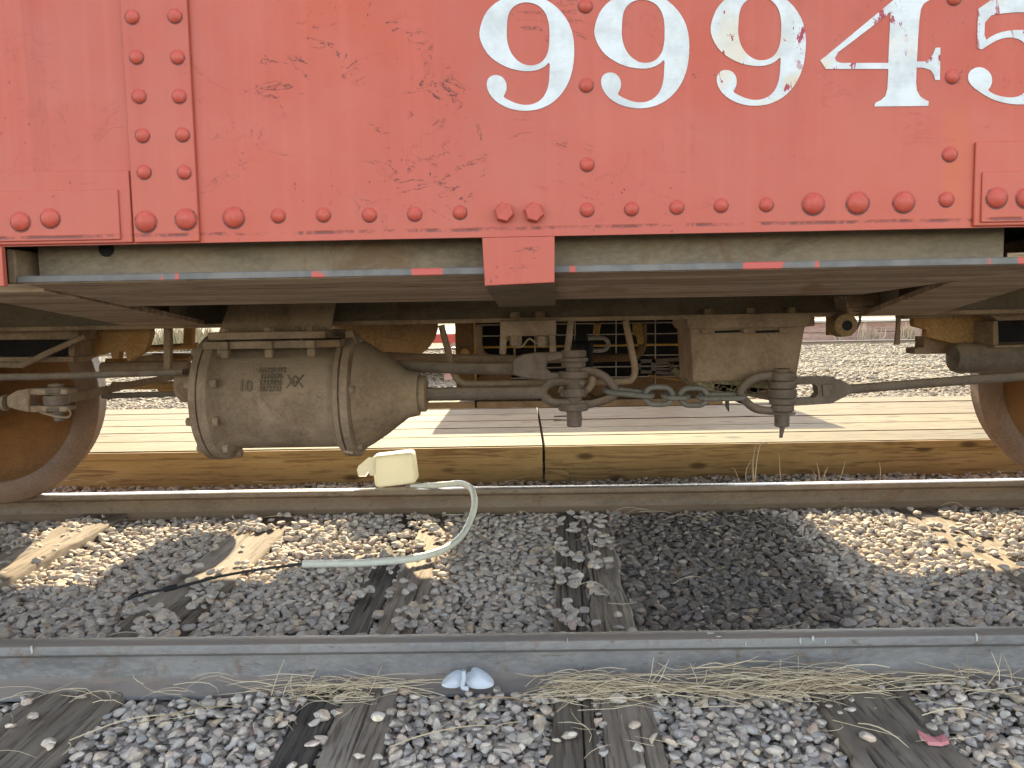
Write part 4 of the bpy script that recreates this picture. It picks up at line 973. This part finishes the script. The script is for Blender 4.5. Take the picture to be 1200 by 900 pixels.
# slotted lever with frayed hay
sl = MB(); 
for quad in ([(745, 422), (798, 419), (798, 423), (748, 426)], [(745, 433), (798, 437), (798, 440), (745, 437)], [(745, 422), (751, 422), (751, 437), (745, 437)], [(764, 421), (768, 421), (768, 438), (764, 438)], [(766, 425), (788, 424), (788, 426.5), (768, 427.5)], [(768, 431), (788, 432), (788, 434), (768, 433.5)], [(785, 424), (789, 424), (789, 434), (785, 434)]):
    sl.plate(quad, 2.6, .02)
sl.build('slotted_lever', 'rod', cab)
MB().tube(smooth_path([at(x, y, 2.6) for x, y in [(788, 432), (798, 440), (806, 447), (818, 450)]], 5), .010, 8).build('frayed_strap', 'hay', cab)
MB().tube(smooth_path([at(x, y, 2.6) for x, y in [(760, 440), (780, 443), (800, 446)]], 5), .004, 6).build('wire', 'rust', cab)
for k in range(5): chain_link(at(603, 389+k*6, 2.7), at(603, 396+k*6, 2.7), .014, .0032, False, 'under')
MB().tube([at(598, 391, 2.55), at(590, 402, 2.5)], [.010, .006], 8).build('hook', 'ochre', cab)

# ================================================================== LOOSE THINGS
def jug():
    root = thing('plastic_jug', gr(455, 571, 0.0), 'yellowed white plastic jug with cut neck lying against the far rail', 'jug')
    c = Vector((at(463, 551, 3.19).x, 3.20, at(463, 549, 3.19).z)); k = 3.19/FPX
    rotm = Matrix.Rotation(R(-6), 4, 'Y')
    bm = bmesh.new(); bmesh.ops.create_cube(bm, size=1.0)
    bmesh.ops.scale(bm, vec=(50*k, 0.105, 38*k), verts=bm.verts)
    bmesh.ops.bevel(bm, geom=bm.edges[:]+bm.verts[:], offset=0.020, segments=4, profile=0.5, affect='EDGES')
    bmesh.ops.rotate(bm, cent=(0, 0, 0), matrix=rotm, verts=bm.verts)
    me = bpy.data.meshes.new('jug_body'); bm.to_mesh(me); bm.free(); me.polygons.foreach_set("use_smooth", [True]*len(me.polygons)); me.materials.append(M['jug'])
    b = link('jug_body', me, c, root)
    # shoulder and torn neck to the left: an open shell with thickness
    sh = [(441, 536), (432, 536), (420, 546), (418, 551), (420, 558), (428, 558), (431, 553), (434, 557), (440, 556)]
    mb = MB(); f = [at(x, y, 3.145) for x, y in sh]; bk_ = [at(x+1, y+0.5, 3.25) for x, y in sh]
    n = len(sh); mb.v = f+bk_
    for i in range(n):
        if i in (4, 5): continue
        mb.f.append((i, (i+1) % n, n+(i+1) % n, n+i))
    mb.f.append(tuple(range(n)))
    mb.f.append(tuple(range(2*n-1, n-1, -1)))
    o = mb.build('torn_neck', 'jug', root, smooth=60)
jug()
hp = [at(482, 571, 3.17), at(500, 569.5, 3.15), at(525, 567.5, 3.09), at(541, 566.5, 3.03), at(553, 574, 2.95), at(556, 592, 2.86), at(550, 612, 2.78)]
for x, y, h_ in [(538, 631, -.075), (515, 646, -.076), (480, 655, -.076), (430, 659.5, -.076), (390, 660.5, -.076), (355, 661, -.076)]: hp.append(gr(x, y, h_))
HPATH = smooth_path(hp, 8)
tag(MB().tube(HPATH, 0.0122, 14).build('hose', 'hose', smooth=60), 'pale cream rubber hose looping from the jug over the rail to the ballast', 'hose')
cp = [gr(x, y, -.074) for x, y in [(357, 660.5), (330, 664), (300, 668), (260, 675), (232, 682), (205, 689), (180, 693), (150, 701)]]
ct = thing('cable', cp[4], 'thin black cable with a connector lying over the ties from the hose end', 'cable')
MB().tube(smooth_path(cp, 6), 0.0042, 8).build('cable_run', 'cable', ct)
MB().tube([gr(192, 691, -.072), gr(207, 687.5, -.072)], 0.0085, 10).build('connector', 'cable', ct)

# broken white plastic piece by the near rail
bp = thing('plastic_shell', at(548, 806, 1.565), 'broken bluish white plastic piece with two lobes leaning on the near rail foot', 'plastic litter')
def lobe(cx, pts, dd):
    mb = MB(); n = len(pts); P = [at(x, y, 1.562+dd*((806-y)/24)*0.03) for x, y in pts]
    c = at(*cx, 1.5605); mb.v = P+[c]+[p+Vector((0, .003, .0005)) for p in P]+[c+Vector((0, .003, 0))]
    for i in range(n):
        j = (i+1) % n; mb.f += [(i, j, n), (n+1+j, n+1+i, 2*n+1), (i, n+1+i, n+1+j, j)]
    mb.build('lobe', 'plastic', bp, smooth=70)
lobe((533, 798), chaikin([(516.5, 804), (519, 797), (527, 790), (537, 785), (543, 788), (545, 796), (541, 805), (528, 807)], 2), 1)
lobe((562, 794), chaikin([(545, 796), (548, 788), (551, 789), (554, 782), (562, 784), (573, 791), (580, 800), (576, 806), (560, 808), (548, 805)], 2), 1)
MB().tube(smooth_path([at(x, y, 1.553) for x, y in [(543, 785.5), (543.5, 795), (542, 805), (549, 807)]], 5), .0052, 8).build('ridge', 'plastic', bp)

c = gr(1094, 870, -.083)
mb = MB(); pts = [(math.cos(a)*.03, -0.4*math.sin(a)**2*.02+math.sin(a)*.014, .008*math.cos(a*2)) for a in [math.pi*k/12 for k in range(25)]]
mb.v = [c+Vector(p) for p in pts]; mb.f = [tuple(range(24))]
mb2 = MB().prism([c+Vector(q) for q in [(-.022, .012, .010), (-.010, .004, .004), (.006, .002, .002), (.024, .008, .004), (.026, -.004, -.001), (.008, -.013, 0), (-.014, -.009, 0)]], (0, .002, .006))
tag(mb2.build('plastic_shard', 'chip', smooth=0), 'faded pink plastic shard on the gravel at lower right', 'plastic litter')
def leaf(px, py, s, mat, label, rot):
    c = gr(px, py, -.076); mb = MB(); r_ = Matrix.Rotation(rot, 3, 'Z')
    out = [(-1, 0), (-.6, .5), (0, .72), (.55, .5), (1, 0), (.55, -.5), (0, -.7), (-.6, -.48)]
    mb.v = [c+r_@Vector((x*s, y*s, .25*s*abs(y)+.1*s*x*x)) for x, y in out]+[c+r_@Vector((x*s, 0, 0.1*s*x*x)) for x in (-.5, 0, .5)]
    mb.f = [(0, 1, 8), (1, 2, 9, 8), (2, 3, 10, 9), (3, 4, 10), (4, 5, 10), (5, 6, 9, 10), (6, 7, 8, 9), (7, 0, 8)]
    o = mb.build('leaf', mat, smooth=60); s_ = o.modifiers.new('thick', 'SOLIDIFY'); s_.thickness = .0008
    tag(o, label, 'leaf')
leaf(845, 666, .014, 'leaf', 'yellow green leaf lying on the oil stained ballast', .4)
leaf(693, 803, .022, 'brown_leaf', 'curled dark brown leaf on the straw beside the near rail', 1.0)

# dry grass lying along the near rail
rr = random.Random(21); st = MB()
def blade(x, y, z, L, a, lift, r=.0011):
    pts = []; cur = rr.gauss(0, .35)+(rr.uniform(-2, 2) if rr.random() < .12 else 0)
    for k in range(6):
        t = k/5; aa = a+cur*(t-.5); pts.append(Vector((x+math.cos(aa)*L*(t-.5), y+math.sin(aa)*L*(t-.5), z+lift*math.sin(t*math.pi)+rr.uniform(-.001, .001))))
    st.tube(pts, [r, r, r, r*.9, r*.8, r*.4], 3)
def clump(pxa, pxb, n0, yc, ys, la, lb, az=0.25, z0=-.098, zr=.03):
    for i in range(int(n0*0.75)):
        x = rr.uniform(gr(pxa, 820, -.09).x, gr(pxb, 820, -.09).x); y = rr.gauss(yc, ys); y = min(y, 1.595)
        blade(x, y, z0+rr.random()**1.5*zr+.008, rr.uniform(la, lb), rr.gauss(0, az)+(math.pi if rr.random() < .5 else 0), rr.uniform(-.004, .009), rr.uniform(.0004, .00095))
clump(270, 500, 80, 1.567, .017, .06, .18)
clump(340, 430, 70, 1.555, .02, .04, .10, .8)
clump(640, 810, 150, 1.553, .022, .07, .2, .22, zr=.035)
clump(660, 740, 130, 1.548, .02, .04, .12, .7, zr=.045)
clump(820, 1015, 210, 1.552, .024, .07, .2, .25, zr=.045)
clump(900, 1000, 130, 1.543, .025, .05, .13, .7, zr=.05)
clump(1015, 1200, 60, 1.565, .02, .06, .2, .3)
clump(20, 270, 26, 1.56, .025, .06, .14, .4)
clump(0, 1200, 60, 1.45, .08, .03, .12, 1.2, z0=-.094, zr=.012)
for (px, py, L, a, lf) in [(225, 838, .22, .35, .01), (150, 850, .2, .5, .01), (590, 828, .16, -.15, .02), (520, 862, .2, .35, .01), (1035, 862, .10, -1.0, .01), (630, 850, .12, -1.3, .01), (1120, 842, .12, .1, .02)]:
    p = gr(px, py, -.085); blade(p.x, p.y, -.083, L, a, lf, .0014)
for i in range(26):    # a few stems leaning on the web
    x = rr.choice([rr.uniform(-.55, -.3), rr.uniform(0.1, .75), rr.uniform(.9, 1.1)]); a = rr.uniform(.5, 1.6)
    p0 = Vector((x, 1.56, -.09)); L = rr.uniform(.03, .075); p1 = p0+Vector((rr.uniform(-.03, .05), .01, L)); st.tube([p0, (p0+p1)/2+Vector((rr.uniform(-.006, .006), -.004, 0)), p1], [.0011, .0009, .0005], 3)
sg = st.build('dry_grass', 'straw', smooth=0, org=Vector((0, 1.55, -.1))); sg['kind'] = 'stuff'; sg['label'] = 'dry straw lying along the foot of the near rail'
# scattered straw between and behind the rails
st = MB()
for i in range(60):
    y = rr.choice([rr.uniform(1.75, 3.0), rr.uniform(3.25, 3.68), rr.uniform(2.85, 3.02)]); x = rr.uniform(-.62, .68)*y
    blade(x, y, -.082+(.02 if y > 3.2 else 0), rr.uniform(.04, .16), rr.uniform(-.8, .8), rr.uniform(0, .025), .0012)
sg = st.build('loose_straw', 'straw', smooth=0, org=Vector((0, 2.5, -.1))); sg['kind'] = 'stuff'
# standing dry weeds behind the far rail
def weed(stems, label, d=3.3):
    p0 = at(stems[0][0][0], stems[0][0][1], d); root = thing('dry_weed', (p0.x, p0.y, -.1), label, 'weed', 'dry weeds behind the far rail')
    for s in stems:
        P = [at(x, y, d) for x, y in s[:-1]]; P[0].z = -.1
        MB().tube(smooth_path(P, 4), [s[-1]*(1-.6*i/(len(smooth_path(P, 4))-1)) for i in range(len(smooth_path(P, 4)))], 6).build('stem', 'straw', root)
weed([[(884, 570), (882, 545), (883, 535), (886, 518), .004], [(883, 538), (890, 524), (902, 520), .003], [(878, 570), (874, 555), (880, 540), .0025]], 'tall bent dry weed standing behind the far rail right of centre')
weed([[(960, 572), (960, 556), (957, 542), .0028], [(964, 570), (966, 558), (970, 548), .0022], [(952, 570), (956, 562), (953, 552), .002], [(972, 570), (985, 560), (990, 541), .0024]], 'tuft of short dry stalks behind the far rail near the right wheel')
weed([[(917, 565), (914, 550), (913, 532), .002], [(1031, 565), (1032, 553), (1030, 541), .002], [(872, 565), (862, 552), (857, 548), .0018]], 'sparse single dry stems spaced along the boardwalk foot')

# ================================================================== BEYOND THE BOARDWALK
wg = thing('sun_blocker', (0.53, 6.05, GZ), 'unseen flat wagon parked behind the boardwalk, hidden by the caboose', 'blocker')  # unseen slab on legs, added to throw the shadow on the boardwalk
MB().box(-0.57, 1.67, 5.5, 6.6, 0.79, 0.86).build('blocker_slab', 'old_timber', wg, bevel=.004)
for x in (-0.2, 1.1):
    for y in (5.8, 6.4): MB().box(x-.04, x+.04, y-.04, y+.04, GZ, 0.789).build('leg', 'dark', wg)
# red edged platform seen through the gap left of centre
pf = thing('loading_platform', (-1.6, 14, GZ), 'far platform of pale boards with a red painted edge', 'platform')
ya = 10.0
MB().box(-3.6, -0.4, ya, ya+.05, at(515, 402, ya).z, at(515, 391.5, ya).z).build('edge_board', 'fascia_red', pf)
for k in range(14): MB().box(-3.6, -0.4, ya+.052+k*.5, ya+.052+k*.5+.485, at(515, 391.5, ya).z-.05, at(515, 391, ya).z+.001*k).build('plank', 'board_white', pf)
for x in (-0.98, -2.6): MB().box(x-.05, x+.05, ya+.06, ya+.16, GZ, at(515, 402, ya).z).build('leg', 'old_timber', pf)
bb = MB(); rr = random.Random(9)
for i in range(1500):
    x = rr.uniform(-13.5, -8.5); y = rr.uniform(21.5, 24); h_ = rr.uniform(.3, .85)*(.7+.3*math.sin(x*3)); b = Vector((x, y, GZ)); t = b+Vector((rr.gauss(0, .12), rr.gauss(0, .1), h_))
    bb.tube([b, (b+t)/2+Vector((rr.gauss(0, .04), 0, 0)), t], [.025, .03, .01], 3)
bo = bb.build('dry_brush', 'hay', smooth=0); bo['kind'] = 'stuff'; bo['label'] = 'band of dry tan brush far behind the left wheel'
# rail of another track and the timber wall behind it
mb = MB(); pr = [(a+0, z-0.03) for a, z in rail_profile(19.1, 1, .12)]
mb.prism([(-25, y, z) for y, z in pr], (50, 0, 0)); o = mb.build('rail', 'rail_far', smooth=28); tag(o, 'distant dark rail of another track in front of the timber wall', 'rail')
tw = thing('timber_wall', (8, 20.5, GZ), 'low weathered red brown timber wall beyond the distant rail', 'wall')
z0_ = GZ; 
for k, (za, zb, yy) in enumerate([(-.12, .12, 20.5), (.125, .40, 20.52)]):
    MB().box(-2, 20, yy, yy+.3, za, zb).build('timber', 'old_timber', tw, bevel=.02)
MB().box(-2, 20, 20.45, 24, .403, .46).build('top_boards', 'board_white', tw)
# dry weeds by the timber wall
def farweed(px, h, i, lab):
    root = thing('dry_weed', (at(px, 398, 19.9).x, 19.9, GZ), lab, 'weed', 'dry weeds by the distant timber wall'); q = random.Random(i)
    for k in range(26):
        b = Vector((at(px, 398, 19.9).x+q.gauss(0, .05), 19.9+q.gauss(0, .05), GZ)); t = b+Vector((q.gauss(0, .06), q.gauss(0, .06), h*q.uniform(.4, 1)))
        MB().tube([b, (b+t)/2+Vector((q.gauss(0, .03), 0, 0)), t], [.012, .016, .006], 4).build('stem', 'straw', root)
for i, (px, h, lab) in enumerate([(985, .40, 'dry weed under the pipe end by the timber wall'), (1012, .55, 'tall dry weed left of the hanging rod'), (1026, .42, 'short pale dry weed left of the hanging rod'), (1060, .5, 'dry weed just right of the hanging rod'), (1068, .55, 'pale dry weed beside the right truck plate')]):
    farweed(px, h, i, lab)
